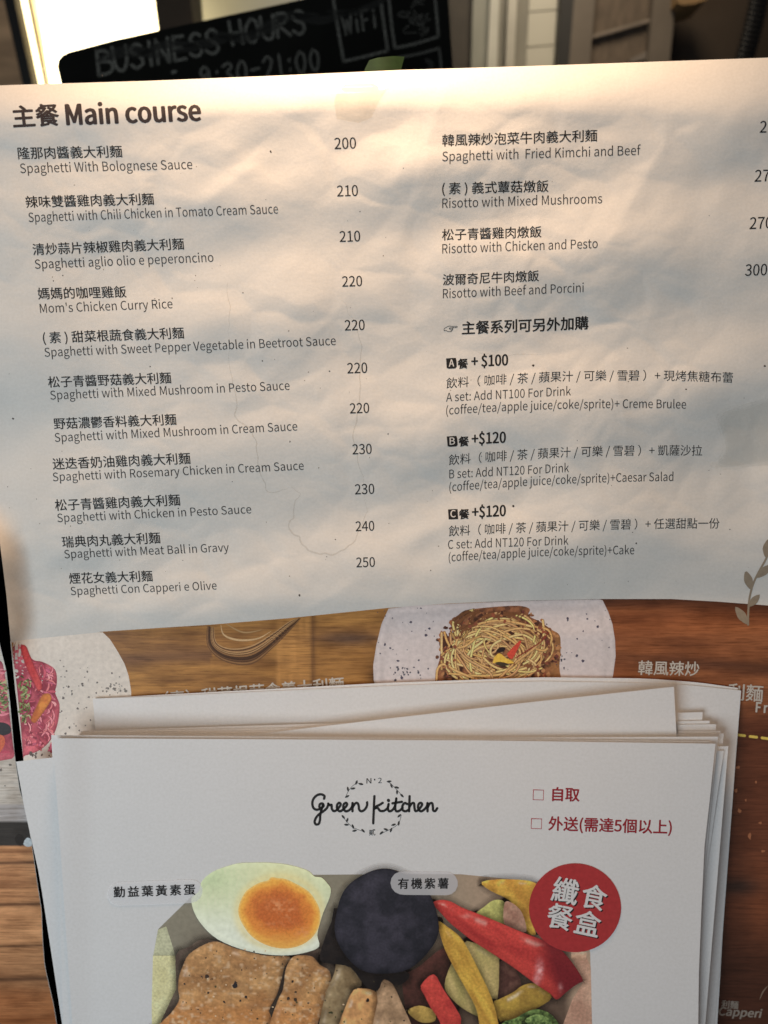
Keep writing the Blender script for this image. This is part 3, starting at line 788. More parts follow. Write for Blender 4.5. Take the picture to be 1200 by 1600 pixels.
# ------------------------------------------------------------------ print on the left page
def page_col(x, y):
    pl = np.tile(PW * np.array([1.0, .96, .90]), (len(x), 1)) * (1 + .05 * fbm(x / 40, y / 40, 9, 3))[:, None]
    c = pl
    rim = np.tile(C(166, 160, 158), (len(x), 1)); dark = np.tile(C(52, 47, 43), (len(x), 1))
    wd = wood_col(x, y, C(196, 140, 92), C(134, 86, 50), 33, 110, 7)
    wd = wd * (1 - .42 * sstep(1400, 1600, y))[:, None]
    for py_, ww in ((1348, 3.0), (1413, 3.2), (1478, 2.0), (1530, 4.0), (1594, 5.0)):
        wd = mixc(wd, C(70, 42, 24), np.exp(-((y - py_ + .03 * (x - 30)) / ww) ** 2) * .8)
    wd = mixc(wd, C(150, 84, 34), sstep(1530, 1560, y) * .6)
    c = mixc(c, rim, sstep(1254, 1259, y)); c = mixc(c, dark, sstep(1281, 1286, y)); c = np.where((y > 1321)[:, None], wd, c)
    return c
mm_ = ysamp > 960
xr = np.interp(np.linspace(960, 1870, 420), pr[:, 1], pr[:, 0]) - .6
Pp = np.zeros((420, 60, 2)); yy = np.linspace(960, 1870, 420)
for j in range(420):
    Pp[j, :, 0] = np.linspace(-230, xr[j], 60); Pp[j, :, 1] = yy[j]
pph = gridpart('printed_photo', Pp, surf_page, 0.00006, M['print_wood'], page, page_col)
pinkmass('pasta_print', [(-60, 1020), (-4, 1030), (6, 1046), (12, 1090), (20, 1160), (22, 1182), (10, 1187), (-20, 1190), (-60, 1180)], surf_page, pph, 0.0001)
pk = []
for i in range(14):
    x, y = random.uniform(-8, 8), random.uniform(1042, 1182)
    pk.append(([(x - 10, y), (x, y + random.uniform(-5, 5)), (min(x + 12, np.interp(y, pr[:, 1], pr[:, 0]) - 2), y + random.uniform(-6, 6))], random.uniform(2.5, 5), C(*random.choice([(214, 120, 130), (178, 66, 84), (206, 104, 108)])), True))
ribbons('pasta_strand_print', pk, surf_page, M['print_fine'], pph, layer=0.00014, dl=0.000002)
hb = []
for i in range(60):
    x, y = random.uniform(-14, 12), random.uniform(1064, 1112)
    hb.append(([(x - 4, y), (x, y + random.uniform(-4, 4)), (min(x + 5, np.interp(y, pr[:, 1], pr[:, 0]) - 2), y + random.uniform(-6, 6))], random.uniform(1.5, 3), C(*random.choice([(96, 110, 56), (130, 140, 84), (70, 84, 40), (170, 170, 118)])), True))
ribbons('herb_print', hb, surf_page, M['print_fine'], pph, layer=0.0002, dl=0.000001)
shape('olive_print', [(-20, 1130), (4, 1129), (15, 1134), (17, 1144), (6, 1149), (-20, 1150)], surf_page, 0.00028, M['print_fine'], pph, C(48, 44, 46), step=4)
shape('carrot_print', [(-20, 1152), (2, 1148), (8, 1158), (4, 1170), (-4, 1178), (-20, 1178)], surf_page, 0.0003, M['print_fine'], pph, C(196, 92, 60), step=4)
shape('olive_print', [(23, 1311), (28, 1303), (36, 1306), (38, 1316), (32, 1322), (26, 1318)], surf_page, 0.0002, M['print_fine'], pph, C(36, 30, 26), step=3)
shape('napkin_print', [(36, 1318), (42, 1309), (48, 1311), (50, 1321), (42, 1323)], surf_page, 0.0002, M['print_fine'], pph, C(170, 176, 178), step=3)
dots('pepper_print', [(16, 1195, 2.2, C(96, 88, 80)), (1, 1203, 2, C(110, 100, 92)), (8, 1228, 1.2, C(120, 110, 100))], surf_page, M['print'], pph, 0.0002)['kind'] = 'stuff'

# ------------------------------------------------------------------ the pile of flyers
def flyer_surf(dist, h=None, lean=3.5):
    n = (0, -math.cos(R(lean)), math.sin(R(lean)))
    p = surf_menu(np.array([600.]), np.array([1152.]))[0]
    p = np.array([p[0], 0.2995 - dist, p[2]])
    return make_surf(n, p, h)
FL = 'takeaway flyers piled in front of the menu'
BOT = 2050
def quad_flyer(tl, tr, top, left, right, surf, label, nu=40, nv=50, rname='flyer'):
    lb = left[-1]; rb = right[-1]
    P = coons(top, [lb, rb], left, right, max(nu, 30), max(nv, 50))
    f = sheet(rname, P, surf, 0.00013, M['flyer'])
    return tag(f, label, 'flyer', FL)
def ext(a, b, y):  # extend the line a-b down to y
    return (b[0] + (b[0] - a[0]) * (y - b[1]) / (b[1] - a[1]), y)

# back group: one tall sheet (with its twin a hair behind)
def h_back(x, y): return 0.0016 * np.sin(np.pi * np.clip((x - 100) / 1060, 0, 1)) * sstep(1300, 1060, y) + 0.0004 * vnoise(x / 200, y / 90, 2)
top_b = [(145, 1090), (250, 1085.5), (400, 1077.5), (600, 1066), (760, 1059), (850, 1057), (1000, 1060), (1080, 1063), (1155, 1067.5)]
b0 = flyer_surf(0.0022, h_back)
quad_flyer(None, None, [(150, 1091), (600, 1067), (850, 1058.2), (1010, 1060), (1090, 1066), (1153, 1075)], [(150, 1091), ext((150, 1091), (158, 1180), BOT)], [(1153, 1075), (1133, 1400), ext((1153, 1075), (1133, 1400), BOT)], flyer_surf(0.0016, h_back), 'rearmost white flyer, a thin line of its top edge showing above the tallest sheet')
top_b2 = [(145, 1091.5), (250, 1088), (400, 1081), (600, 1072), (760, 1066), (850, 1064.5), (1000, 1067), (1080, 1070.5), (1158, 1079)]
quad_flyer(None, None, top_b2, [(145, 1091.5), (149, 1140), ext((145, 1090), (151, 1160), BOT)], [(1158, 1079), (1150, 1180), (1141, 1300), (1129, 1460), (1116, 1600), ext((1129, 1460), (1116, 1600), BOT)], b0, 'tallest white flyer in the pile, blank upper edge curving beneath the pasta photo', 60, 60)

# leaning sheet: rotated anticlockwise, its corner showing at upper right and lower left
s = flyer_surf(0.0096)
quad_flyer(None, None, [(25, 1190), (78, 1184), (350, 1153), (600, 1123.5), (830, 1097), (1053, 1073)], [(25, 1190), (38, 1262), (62, 1370), (97, 1600), ext((82, 1500), (97, 1600), BOT)], [(1053, 1073), (1057, 1147), (1066, 1320), ext((1057, 1147), (1066, 1320), BOT)], s, 'white flyer turned anticlockwise, corners sticking out at upper right and far left', 40, 60)

steps = [  # dist, top-left x.., corner, right edge lower point, label
 (0.0055, (128, 1142), (1098, 1112.5), (1070, 1600), 'white flyer whose narrow square corner shows right beside the turned sheet'),
 (0.0063, (126, 1143), (1109, 1126), (1074, 1600), 'white flyer with a step-like corner just under the narrow square corner'),
 (0.0070, (124, 1146), (1119, 1131.5), (1078, 1600), 'white flyer showing only a thin corner at the middle of the right-hand staircase'),
 (0.0078, (123, 1147.5), (1126, 1142), (1080, 1600), 'white flyer with a corner fourth down the right-hand staircase of edges'),
 (0.0086, (122, 1148.5), (1131, 1146), (1084, 1600), 'white flyer with a corner low on the staircase of edges above the outermost'),
 (0.0106, (100, 1166), (1138, 1166), (1102, 1600), 'white flyer reaching furthest right in the front bundle, a pale strip along its side'),
 (0.0117, (98, 1170), (1131, 1173), (1095, 1420), 'white flyer with a dark outlined edge slanting down beside the front sheet'),
 (0.0128, (86, 1156), (1122, 1151), (1078, 1600), 'white flyer second in the front bundle, a dark line down its right edge'),
]
for dist, tl, tr, rb, lab in steps:
    s = flyer_surf(dist)
    lft = [tl, ext(tl, (tl[0] + 20, tl[1] + 440), BOT)]
    quad_flyer(None, None, [tl, tr], lft, [tr, rb, ext(tr, rb, BOT)], s, lab, 8, 30)
s = flyer_surf(0.0141)
quad_flyer(None, None, [(80, 1148.5), (400, 1151), (1108, 1158)], [(80, 1148.5), (86, 1260), (93, 1400), (99, 1600), ext((93, 1400), (99, 1600), BOT)], [(1108, 1158), (1090, 1440), (1082, 1600), ext((1090, 1440), (1082, 1600), BOT)], s, 'white flyer right behind the printed front sheet, edging its left side', 10, 40)

# front sheet with its print
def h_front(x, y): return 0.0012 * sstep(150, 90, x) + 0.0005 * vnoise(x / 300, y / 220, 5)
sf = flyer_surf(0.0157, h_front)
Pf = coons([(82, 1153.5), (400, 1155), (760, 1157), (1118, 1162)], [(135, BOT), (1078, BOT)], [(82, 1153.5), (90, 1260), (98, 1380), (106, 1500), (113, 1600), (135, BOT)], [(1118, 1162), (1109, 1250), (1101, 1320), (1096, 1420), (1092, 1520), (1091, 1600), (1078, BOT)], 150, 160)
front = tag(sheet('flyer', Pf, sf, 0.00022, M['flyer']), 'front printed flyer with a round red badge and a photo of a lunch box', 'flyer', FL)
VF = (590, 10700)
LI = 0.00008
# logo
def Z(pts): return [(470 + a / 5, 1190 + b / 5) for a, b in pts]
K = (.025, .024, .024)
logo_paths = [
 [(182, 290), (184, 268), (160, 256), (128, 262), (100, 290), (90, 325), (98, 360), (122, 376), (152, 368), (178, 348), (170, 328), (150, 332), (146, 356), (162, 376)],
 [(172, 340), (160, 380), (152, 420), (150, 455), (140, 486), (118, 490), (108, 470), (118, 440), (142, 412), (176, 388), (204, 362), (216, 330)],
 [(214, 328), (226, 340), (240, 338), (242, 366), (256, 386), (278, 380), (300, 356), (312, 334), (300, 322), (284, 338), (284, 368), (304, 388), (328, 376), (352, 352), (362, 332), (350, 322), (334, 338), (334, 368), (352, 388), (380, 378), (400, 352), (404, 324)],
 [(404, 326), (404, 388)], [(406, 356), (424, 328), (442, 324), (452, 344), (456, 374), (474, 388), (500, 374), (517, 344), (518, 318)],
 [(575, 270), (570, 380), (566, 482)], [(572, 372), (590, 350), (615, 338), (640, 322)], [(578, 366), (600, 362), (620, 384), (650, 384), (678, 362), (686, 332)],
 [(686, 332), (680, 366), (692, 388), (718, 376), (738, 340), (746, 288)], [(746, 290), (738, 350), (744, 386), (770, 384), (796, 360)], [(716, 326), (790, 314)],
 [(832, 332), (812, 324), (794, 346), (796, 378), (818, 388), (842, 376)], [(850, 270), (846, 388)], [(848, 356), (866, 328), (884, 326), (888, 360), (896, 386), (918, 378), (938, 354), (948, 332), (934, 322), (918, 338), (918, 370), (938, 388), (962, 376), (984, 350), (990, 324)],
 [(990, 326), (990, 388)], [(992, 356), (1008, 328), (1026, 326), (1032, 352), (1034, 380), (1050, 386), (1066, 364)]]
logo = ribbons('logo_lettering', [(Z(p), 3.9, K) for p in logo_paths] + [(Z([(684, 302), (686, 305)]), 5.0, K)], sf, M['print'], front, layer=LI)
LG = (.06, .06, .06)
wr = ribbons('wreath_print', [(Z(p), 0.7, LG) for p in ([(352, 280), (366, 240), (395, 200), (432, 168)], [(485, 178), (455, 170), (435, 165)], [(672, 155), (705, 175), (745, 215), (800, 275)], [(322, 425), (360, 470), (410, 515), (495, 548)], [(785, 420), (765, 480), (715, 520), (620, 566)])], sf, M['print'], logo, layer=LI)
LV = [(435, 163, 70), (470, 175, -10), (368, 215, 100), (408, 210, 10), (362, 272, 25), (690, 155, 5), (708, 188, -70), (750, 202, -15), (752, 238, -90), (790, 265, -45), (332, 432, -50), (363, 457, 70), (357, 493, -5), (407, 507, -70), (420, 540, 10), (487, 540, -45), (770, 423, 40), (765, 482, 85), (725, 493, 15), (705, 535, 70), (665, 530, -20), (630, 557, 40)]
it = []
for x, y, a in LV:
    d = np.array([math.cos(R(a)), -math.sin(R(a))]) * 19
    it.append((Z([(x - d[0], y - d[1]), (x, y), (x + d[0], y + d[1])]), 3.3, LG, True))
ribbons('leaf_print', it, sf, M['print'], wr, layer=LI)
lettering('logo_number', [ttl('N', (572.7, 1224.2), (580.2, 1223.9), 0.008, em=11), ttl('2', (590.8, 1223.6), (596.4, 1223.4), 0.008, em=11)], sf, M['ink'], logo, layer=LI, vp=VF)
lettering('logo_numeral', [ttl('貳', (576.5, 1305.6), (586.5, 1305.4), 0.01, base=CB)], sf, M['ink'], logo, layer=LI, vp=VF)
dots('logo_dot', [(585.5, 1218, 1.5, K)], sf, M['print'], logo, LI)

# tick boxes and red lettering
RD = lin((150, 52, 60)) * 1.6
tk = lettering('choice_lettering', [ttl('自取', (863, 1251.5), (905, 1252.5), 0.022, base=CB), ttl('外送(需達5個以上)', (857, 1297.5), (1049, 1303.5), 0.020, base=CB)], sf, M['red_ink'], front, layer=LI, vp=VF)
for x, y in ((833.5, 1234), (830.5, 1279)):
    ribbons('tick_box', [([(x, y), (x + 16, y + .6), (x + 15.4, y + 16), (x - .6, y + 15.4), (x, y), (x + 4, y + .2)], 1.3, RD)], sf, M['print'], tk, layer=LI, smooth=0)

# lunch box photo
food = shape('lunch_box_print', [(247, 1452), (300, 1400), (370, 1385), (480, 1367), (600, 1366), (720, 1366), (842, 1378), (922, 1485), (925, 1600), (926, 1760), (236, 1760), (238, 1600), (239, 1495)], sf, LI, M['print'], front,
      lambda x, y, d: mixc(mixc(C(122, 116, 100), C(158, 134, 112), (x - 600) / 200), C(74, 58, 48), sstep(1430, 1500, y) * .9 * sstep(270, 330, x) * (1 - sstep(880, 900, x))), step=6, smooth=0)
LF = 0.00012
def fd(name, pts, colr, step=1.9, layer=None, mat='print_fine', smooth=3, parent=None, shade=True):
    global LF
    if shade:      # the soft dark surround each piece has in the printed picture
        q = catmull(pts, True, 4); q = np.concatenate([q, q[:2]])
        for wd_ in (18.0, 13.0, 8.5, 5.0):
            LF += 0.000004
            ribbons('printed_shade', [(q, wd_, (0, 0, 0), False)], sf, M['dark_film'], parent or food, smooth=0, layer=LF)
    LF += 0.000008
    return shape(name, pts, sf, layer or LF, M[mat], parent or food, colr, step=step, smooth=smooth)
def two(a, b, sc=12, seed=1, edge=None, ew=3.0, ea=.5, rnd=9.0, amt=.34, gloss=0.0, fib=None):
    """two mottled tones, rounded off towards the outline the way the photographed piece was"""
    a, b = np.asarray(a), np.asarray(b)
    def f(x, y, d, g):
        if fib is None: n = fbm(x / sc, y / sc, seed, 5)
        else:
            ca, sa = math.cos(fib), math.sin(fib)
            n = fbm((x * ca + y * sa) / (sc * 3), (-x * sa + y * ca) / (sc * .7), seed, 4)
        c = mixc(np.tile(a, (len(x), 1)), b, .5 + 1.3 * n) * (1 + .16 * vnoise(x / 2.1, y / 2.1, seed + 40) + .12 * vnoise(x / 4.5, y / 3, seed + 41))[:, None]
        if edge is not None: c = mixc(c, np.asarray(edge), np.exp(-d / ew) * ea)
        w_ = np.exp(-d / rnd)
        c = c * (1 + amt * w_ * (g @ np.array([.35, .85])) )[:, None]
        if gloss:
            sp_ = np.exp(-((d - rnd * .75) / (rnd * .28)) ** 2) * sstep(.35, .9, g @ np.array([.45, .9])) * sstep(.02, .25, vnoise(x / 16, y / 16, seed + 3))
            c = mixc(c, C(236, 224, 208), sp_ * gloss)
        return np.clip(c, .004, .95)
    return f
z1 = lambda pts: [(220 + a / 4, 1320 + b / 4) for a, b in pts]
z2 = lambda pts: [(480 + a / 4, 1320 + b / 4) for a, b in pts]
z3 = lambda pts: [(720 + a / 4, 1320 + b / 4) for a, b in pts]
# box walls
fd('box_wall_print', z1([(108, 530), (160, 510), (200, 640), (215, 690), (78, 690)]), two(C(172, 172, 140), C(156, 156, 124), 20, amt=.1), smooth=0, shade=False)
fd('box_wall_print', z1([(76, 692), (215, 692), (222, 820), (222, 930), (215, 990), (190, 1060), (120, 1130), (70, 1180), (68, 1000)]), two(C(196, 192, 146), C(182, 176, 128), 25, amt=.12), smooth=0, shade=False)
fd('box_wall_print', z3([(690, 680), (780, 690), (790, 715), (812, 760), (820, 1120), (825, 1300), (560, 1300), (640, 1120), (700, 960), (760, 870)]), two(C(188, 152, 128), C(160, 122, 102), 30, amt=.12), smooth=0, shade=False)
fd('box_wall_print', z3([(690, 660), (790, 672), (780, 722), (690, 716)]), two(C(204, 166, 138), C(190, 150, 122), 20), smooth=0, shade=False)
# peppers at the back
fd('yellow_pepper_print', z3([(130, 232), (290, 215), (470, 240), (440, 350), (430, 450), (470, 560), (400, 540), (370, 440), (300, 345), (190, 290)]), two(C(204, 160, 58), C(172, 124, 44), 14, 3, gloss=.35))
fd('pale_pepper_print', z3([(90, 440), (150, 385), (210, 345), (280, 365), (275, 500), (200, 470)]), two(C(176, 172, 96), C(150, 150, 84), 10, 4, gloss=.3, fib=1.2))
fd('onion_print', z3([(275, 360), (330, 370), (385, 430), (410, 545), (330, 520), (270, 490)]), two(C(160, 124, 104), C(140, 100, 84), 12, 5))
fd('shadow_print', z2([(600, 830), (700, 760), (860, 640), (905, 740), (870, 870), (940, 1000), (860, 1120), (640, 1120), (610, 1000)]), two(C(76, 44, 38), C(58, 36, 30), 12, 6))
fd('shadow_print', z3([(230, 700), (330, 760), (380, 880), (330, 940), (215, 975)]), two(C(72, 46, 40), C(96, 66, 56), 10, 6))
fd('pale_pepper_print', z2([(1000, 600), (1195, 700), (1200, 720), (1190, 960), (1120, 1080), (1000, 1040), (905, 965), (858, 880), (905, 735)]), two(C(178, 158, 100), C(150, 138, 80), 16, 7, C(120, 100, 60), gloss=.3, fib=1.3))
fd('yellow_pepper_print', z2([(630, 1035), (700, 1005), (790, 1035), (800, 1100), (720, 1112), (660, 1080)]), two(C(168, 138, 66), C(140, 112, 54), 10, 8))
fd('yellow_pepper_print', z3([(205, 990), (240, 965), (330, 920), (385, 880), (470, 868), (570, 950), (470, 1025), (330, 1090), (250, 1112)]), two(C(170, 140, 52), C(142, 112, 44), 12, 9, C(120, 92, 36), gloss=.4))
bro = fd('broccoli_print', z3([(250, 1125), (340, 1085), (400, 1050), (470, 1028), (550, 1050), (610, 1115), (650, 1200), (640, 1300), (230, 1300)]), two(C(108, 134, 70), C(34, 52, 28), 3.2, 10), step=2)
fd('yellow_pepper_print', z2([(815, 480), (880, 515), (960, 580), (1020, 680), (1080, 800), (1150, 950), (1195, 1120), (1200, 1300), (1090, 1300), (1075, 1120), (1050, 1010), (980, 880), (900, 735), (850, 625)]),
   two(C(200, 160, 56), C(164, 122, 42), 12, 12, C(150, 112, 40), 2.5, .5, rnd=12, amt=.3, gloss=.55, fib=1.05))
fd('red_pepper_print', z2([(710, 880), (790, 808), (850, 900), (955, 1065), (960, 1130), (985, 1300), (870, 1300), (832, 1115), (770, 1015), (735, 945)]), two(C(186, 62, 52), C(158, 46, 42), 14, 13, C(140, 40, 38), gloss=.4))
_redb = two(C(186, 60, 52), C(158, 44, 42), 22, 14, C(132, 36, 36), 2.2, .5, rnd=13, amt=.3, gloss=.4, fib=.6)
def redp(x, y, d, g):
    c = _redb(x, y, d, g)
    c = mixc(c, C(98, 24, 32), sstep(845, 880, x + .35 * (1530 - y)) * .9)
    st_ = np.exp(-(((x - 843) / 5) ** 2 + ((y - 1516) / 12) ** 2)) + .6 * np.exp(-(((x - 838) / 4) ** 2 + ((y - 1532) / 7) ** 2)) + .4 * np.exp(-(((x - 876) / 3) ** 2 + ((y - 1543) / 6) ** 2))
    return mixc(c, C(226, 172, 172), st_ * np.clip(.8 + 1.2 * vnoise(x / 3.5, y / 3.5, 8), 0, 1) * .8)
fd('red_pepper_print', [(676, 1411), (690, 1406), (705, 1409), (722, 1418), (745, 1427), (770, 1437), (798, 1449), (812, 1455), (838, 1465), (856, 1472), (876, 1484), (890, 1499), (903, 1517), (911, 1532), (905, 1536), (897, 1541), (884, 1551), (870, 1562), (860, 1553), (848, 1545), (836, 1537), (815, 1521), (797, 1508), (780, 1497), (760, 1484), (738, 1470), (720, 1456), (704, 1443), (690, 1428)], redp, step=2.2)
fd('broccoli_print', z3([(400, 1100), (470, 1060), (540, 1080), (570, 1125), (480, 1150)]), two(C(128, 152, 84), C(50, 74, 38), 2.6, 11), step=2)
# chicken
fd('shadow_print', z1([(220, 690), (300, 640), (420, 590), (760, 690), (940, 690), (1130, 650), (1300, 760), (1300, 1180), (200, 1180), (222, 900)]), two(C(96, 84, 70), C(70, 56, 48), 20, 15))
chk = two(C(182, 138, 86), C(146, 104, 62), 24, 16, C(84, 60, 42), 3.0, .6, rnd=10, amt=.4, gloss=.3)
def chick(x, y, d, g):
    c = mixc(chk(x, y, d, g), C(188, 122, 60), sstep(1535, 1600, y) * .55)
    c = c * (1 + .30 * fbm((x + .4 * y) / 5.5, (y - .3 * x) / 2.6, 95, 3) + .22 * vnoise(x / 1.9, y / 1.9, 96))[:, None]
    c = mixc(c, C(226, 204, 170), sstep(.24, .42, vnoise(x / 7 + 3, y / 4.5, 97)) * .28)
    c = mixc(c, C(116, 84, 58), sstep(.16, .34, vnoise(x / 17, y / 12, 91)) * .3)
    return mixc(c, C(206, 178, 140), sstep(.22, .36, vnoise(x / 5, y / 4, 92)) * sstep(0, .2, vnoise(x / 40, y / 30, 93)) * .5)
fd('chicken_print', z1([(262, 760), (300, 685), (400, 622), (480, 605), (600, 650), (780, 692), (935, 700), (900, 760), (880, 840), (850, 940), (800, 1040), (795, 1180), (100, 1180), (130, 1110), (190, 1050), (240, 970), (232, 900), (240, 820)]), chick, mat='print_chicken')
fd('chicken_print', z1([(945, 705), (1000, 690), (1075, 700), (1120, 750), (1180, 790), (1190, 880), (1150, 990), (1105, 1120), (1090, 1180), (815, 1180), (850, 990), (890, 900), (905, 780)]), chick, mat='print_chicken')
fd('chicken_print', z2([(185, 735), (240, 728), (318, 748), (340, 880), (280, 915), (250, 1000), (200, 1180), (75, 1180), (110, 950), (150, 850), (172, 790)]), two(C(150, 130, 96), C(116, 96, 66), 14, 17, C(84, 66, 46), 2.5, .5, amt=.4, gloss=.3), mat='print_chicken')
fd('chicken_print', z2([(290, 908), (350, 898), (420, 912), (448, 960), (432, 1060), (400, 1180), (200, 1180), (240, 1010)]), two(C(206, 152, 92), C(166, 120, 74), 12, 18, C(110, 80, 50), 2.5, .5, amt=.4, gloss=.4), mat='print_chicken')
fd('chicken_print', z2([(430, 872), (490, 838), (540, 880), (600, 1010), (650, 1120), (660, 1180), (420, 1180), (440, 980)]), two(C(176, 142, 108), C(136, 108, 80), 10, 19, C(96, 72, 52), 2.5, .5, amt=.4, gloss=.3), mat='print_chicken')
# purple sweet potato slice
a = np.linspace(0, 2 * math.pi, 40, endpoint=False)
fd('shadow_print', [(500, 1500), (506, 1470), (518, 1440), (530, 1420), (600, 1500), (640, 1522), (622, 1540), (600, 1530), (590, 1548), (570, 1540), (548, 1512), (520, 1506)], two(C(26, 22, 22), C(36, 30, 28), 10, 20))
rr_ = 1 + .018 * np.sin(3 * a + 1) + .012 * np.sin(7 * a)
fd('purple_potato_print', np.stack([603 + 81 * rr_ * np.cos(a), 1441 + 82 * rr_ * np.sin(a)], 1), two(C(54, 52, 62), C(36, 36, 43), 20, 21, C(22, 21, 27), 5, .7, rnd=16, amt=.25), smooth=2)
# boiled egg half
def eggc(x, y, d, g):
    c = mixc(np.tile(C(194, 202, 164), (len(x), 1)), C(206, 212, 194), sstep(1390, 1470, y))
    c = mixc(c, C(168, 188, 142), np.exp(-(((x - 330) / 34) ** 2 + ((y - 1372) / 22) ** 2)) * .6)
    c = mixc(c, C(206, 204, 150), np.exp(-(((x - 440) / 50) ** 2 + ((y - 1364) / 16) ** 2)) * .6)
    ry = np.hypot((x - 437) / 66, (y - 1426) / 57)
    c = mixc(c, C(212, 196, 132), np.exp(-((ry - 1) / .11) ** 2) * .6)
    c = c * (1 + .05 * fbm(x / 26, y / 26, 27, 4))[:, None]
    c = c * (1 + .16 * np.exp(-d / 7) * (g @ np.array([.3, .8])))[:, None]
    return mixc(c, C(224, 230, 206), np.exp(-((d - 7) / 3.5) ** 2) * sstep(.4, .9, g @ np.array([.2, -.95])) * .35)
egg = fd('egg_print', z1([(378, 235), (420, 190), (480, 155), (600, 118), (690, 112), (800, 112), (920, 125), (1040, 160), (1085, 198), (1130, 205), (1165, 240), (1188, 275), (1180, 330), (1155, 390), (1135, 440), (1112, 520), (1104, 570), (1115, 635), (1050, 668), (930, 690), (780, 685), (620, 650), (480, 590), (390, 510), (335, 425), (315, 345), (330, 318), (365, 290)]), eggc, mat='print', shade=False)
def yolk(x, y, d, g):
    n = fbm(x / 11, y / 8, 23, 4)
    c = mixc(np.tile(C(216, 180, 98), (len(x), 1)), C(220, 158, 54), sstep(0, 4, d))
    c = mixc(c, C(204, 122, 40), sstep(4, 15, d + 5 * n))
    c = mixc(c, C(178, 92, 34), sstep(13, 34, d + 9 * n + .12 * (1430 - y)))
    c = mixc(c, C(206, 148, 62), sstep(1448, 1476, y + 12 * n) * .65)
    fl = np.exp(-(((x - 432) / 13) ** 2 + ((y - 1415) / 10) ** 2)) + .8 * np.exp(-(((x - 452) / 9) ** 2 + ((y - 1424) / 12) ** 2)) + .7 * np.exp(-(((x - 474) / 12) ** 2 + ((y - 1458) / 10) ** 2)) + .5 * np.exp(-(((x - 428) / 20) ** 2 + ((y - 1445) / 5) ** 2))
    return mixc(c, C(208, 138, 86), fl * np.clip(.35 + 2.2 * vnoise(x / 4, y / 3.2, 29), 0, 1) * .8)
fd('yolk_print', z1([(615, 372), (650, 300), (690, 265), (745, 235), (795, 222), (815, 202), (860, 208), (900, 212), (960, 238), (1050, 292), (1105, 370), (1123, 440), (1110, 520), (1060, 590), (980, 635), (880, 648), (780, 625), (690, 570), (632, 490), (610, 430)]), yolk, step=2.0, shade=False)
hs = []
for _ in range(120):
    x, y = random.uniform(285, 640), random.uniform(1480, 1600)
    if inside(np.array([(285, 1520), (340, 1475), (520, 1500), (560, 1520), (640, 1560), (640, 1610), (260, 1610)]), np.array([x]), np.array([y]))[0]:
        hs.append((x, y, random.uniform(.5, 1.5), C(*random.choice([(60, 50, 36), (80, 72, 44), (196, 170, 136), (52, 44, 40)]))))
hs += [(368, 1539, 5, C(40, 36, 38)), (384, 1558, 2.8, C(44, 36, 34)), (350, 1565, 2.2, C(50, 40, 34)), (323, 1526, 2.6, C(60, 46, 36)), (457, 1534, 2.6, C(50, 40, 32)), (451, 1560, 3.2, C(60, 48, 38)), (462, 1562, 2.5, C(60, 48, 36)), (575, 1563, 2.6, C(38, 30, 26)), (535, 1580, 2.5, C(52, 54, 34)), (517, 1582, 2.6, C(52, 54, 34))]
dots('herb_print', hs, sf, M['print'], food, LF + 0.00001)['kind'] = 'stuff'
LF += 0.00002
# caption tints and captions
def pill(x0, y0, x1, y1, tilt=0.0):
    r = (y1 - y0) / 2; cy = (y0 + y1) / 2; p = []
    for t in np.linspace(-90, 90, 9): p.append((x1 - r + r * math.cos(R(t)), cy + r * math.sin(R(t))))
    for t in np.linspace(90, 270, 9): p.append((x0 + r + r * math.cos(R(t)), cy + r * math.sin(R(t))))
    m_ = (x0 + x1) / 2
    return [(x, y + tilt * (x - m_)) for x, y in p]
p1 = shape('caption_tint', pill(167, 1376, 317, 1413, -.035), sf, LF, M['pill2'], front, step=8, smooth=0)
p2 = shape('caption_tint', pill(610, 1361.5, 716, 1398.5, 0.01), sf, LF, M['pill'], front, step=8, smooth=0)
LF += 0.00002
lettering('caption_lettering', [('勤益葉黃素蛋', (178, 1402.5), (305, 1398), dict(weight=.022, base=CB, spacing=.16, em=18))], sf, M['ink'], p1, layer=LF, vp=VF)
lettering('caption_lettering', [('有機紫薯', (622, 1389), (700.5, 1388.5), dict(weight=.022, base=CB, spacing=.16, em=18))], sf, M['ink'], p2, layer=LF, vp=VF)
# round red badge
a = np.linspace(0, 2 * math.pi, 72, endpoint=False)
bdg = shape('round_badge_print', np.stack([898.5 + 72 * np.cos(a), 1418.5 + 69.5 * np.sin(a)], 1), sf, LF, M['print'], front, lambda x, y, d: np.tile(C(148, 40, 42), (len(x), 1)), step=8, smooth=0)
LF += 0.00002
t = math.tan(R(12.0))
BC = [('纖', 880, 1410, 39), ('食', 925, 1419.5, 37.5), ('餐', 871.5, 1450.5, 38), ('盒', 914.5, 1461, 38.5)]
def badge(dx, dy):
    out = []
    for ch, cx, cy, wd in BC:
        out.append((ch, (cx - wd / 2 + dx, cy - t * wd / 2 + dy), (cx + wd / 2 + dx, cy + t * wd / 2 + dy), dict(weight=.016, base=.06, vp=(cx - 2000, cy + 10000))))
    return out
lettering('badge_shadow_print', badge(1.9, 1.7), sf, M['ink'], bdg, layer=LF)
lettering('badge_lettering', badge(0, 0), sf, M['flyer'], bdg, layer=LF + 0.00002)

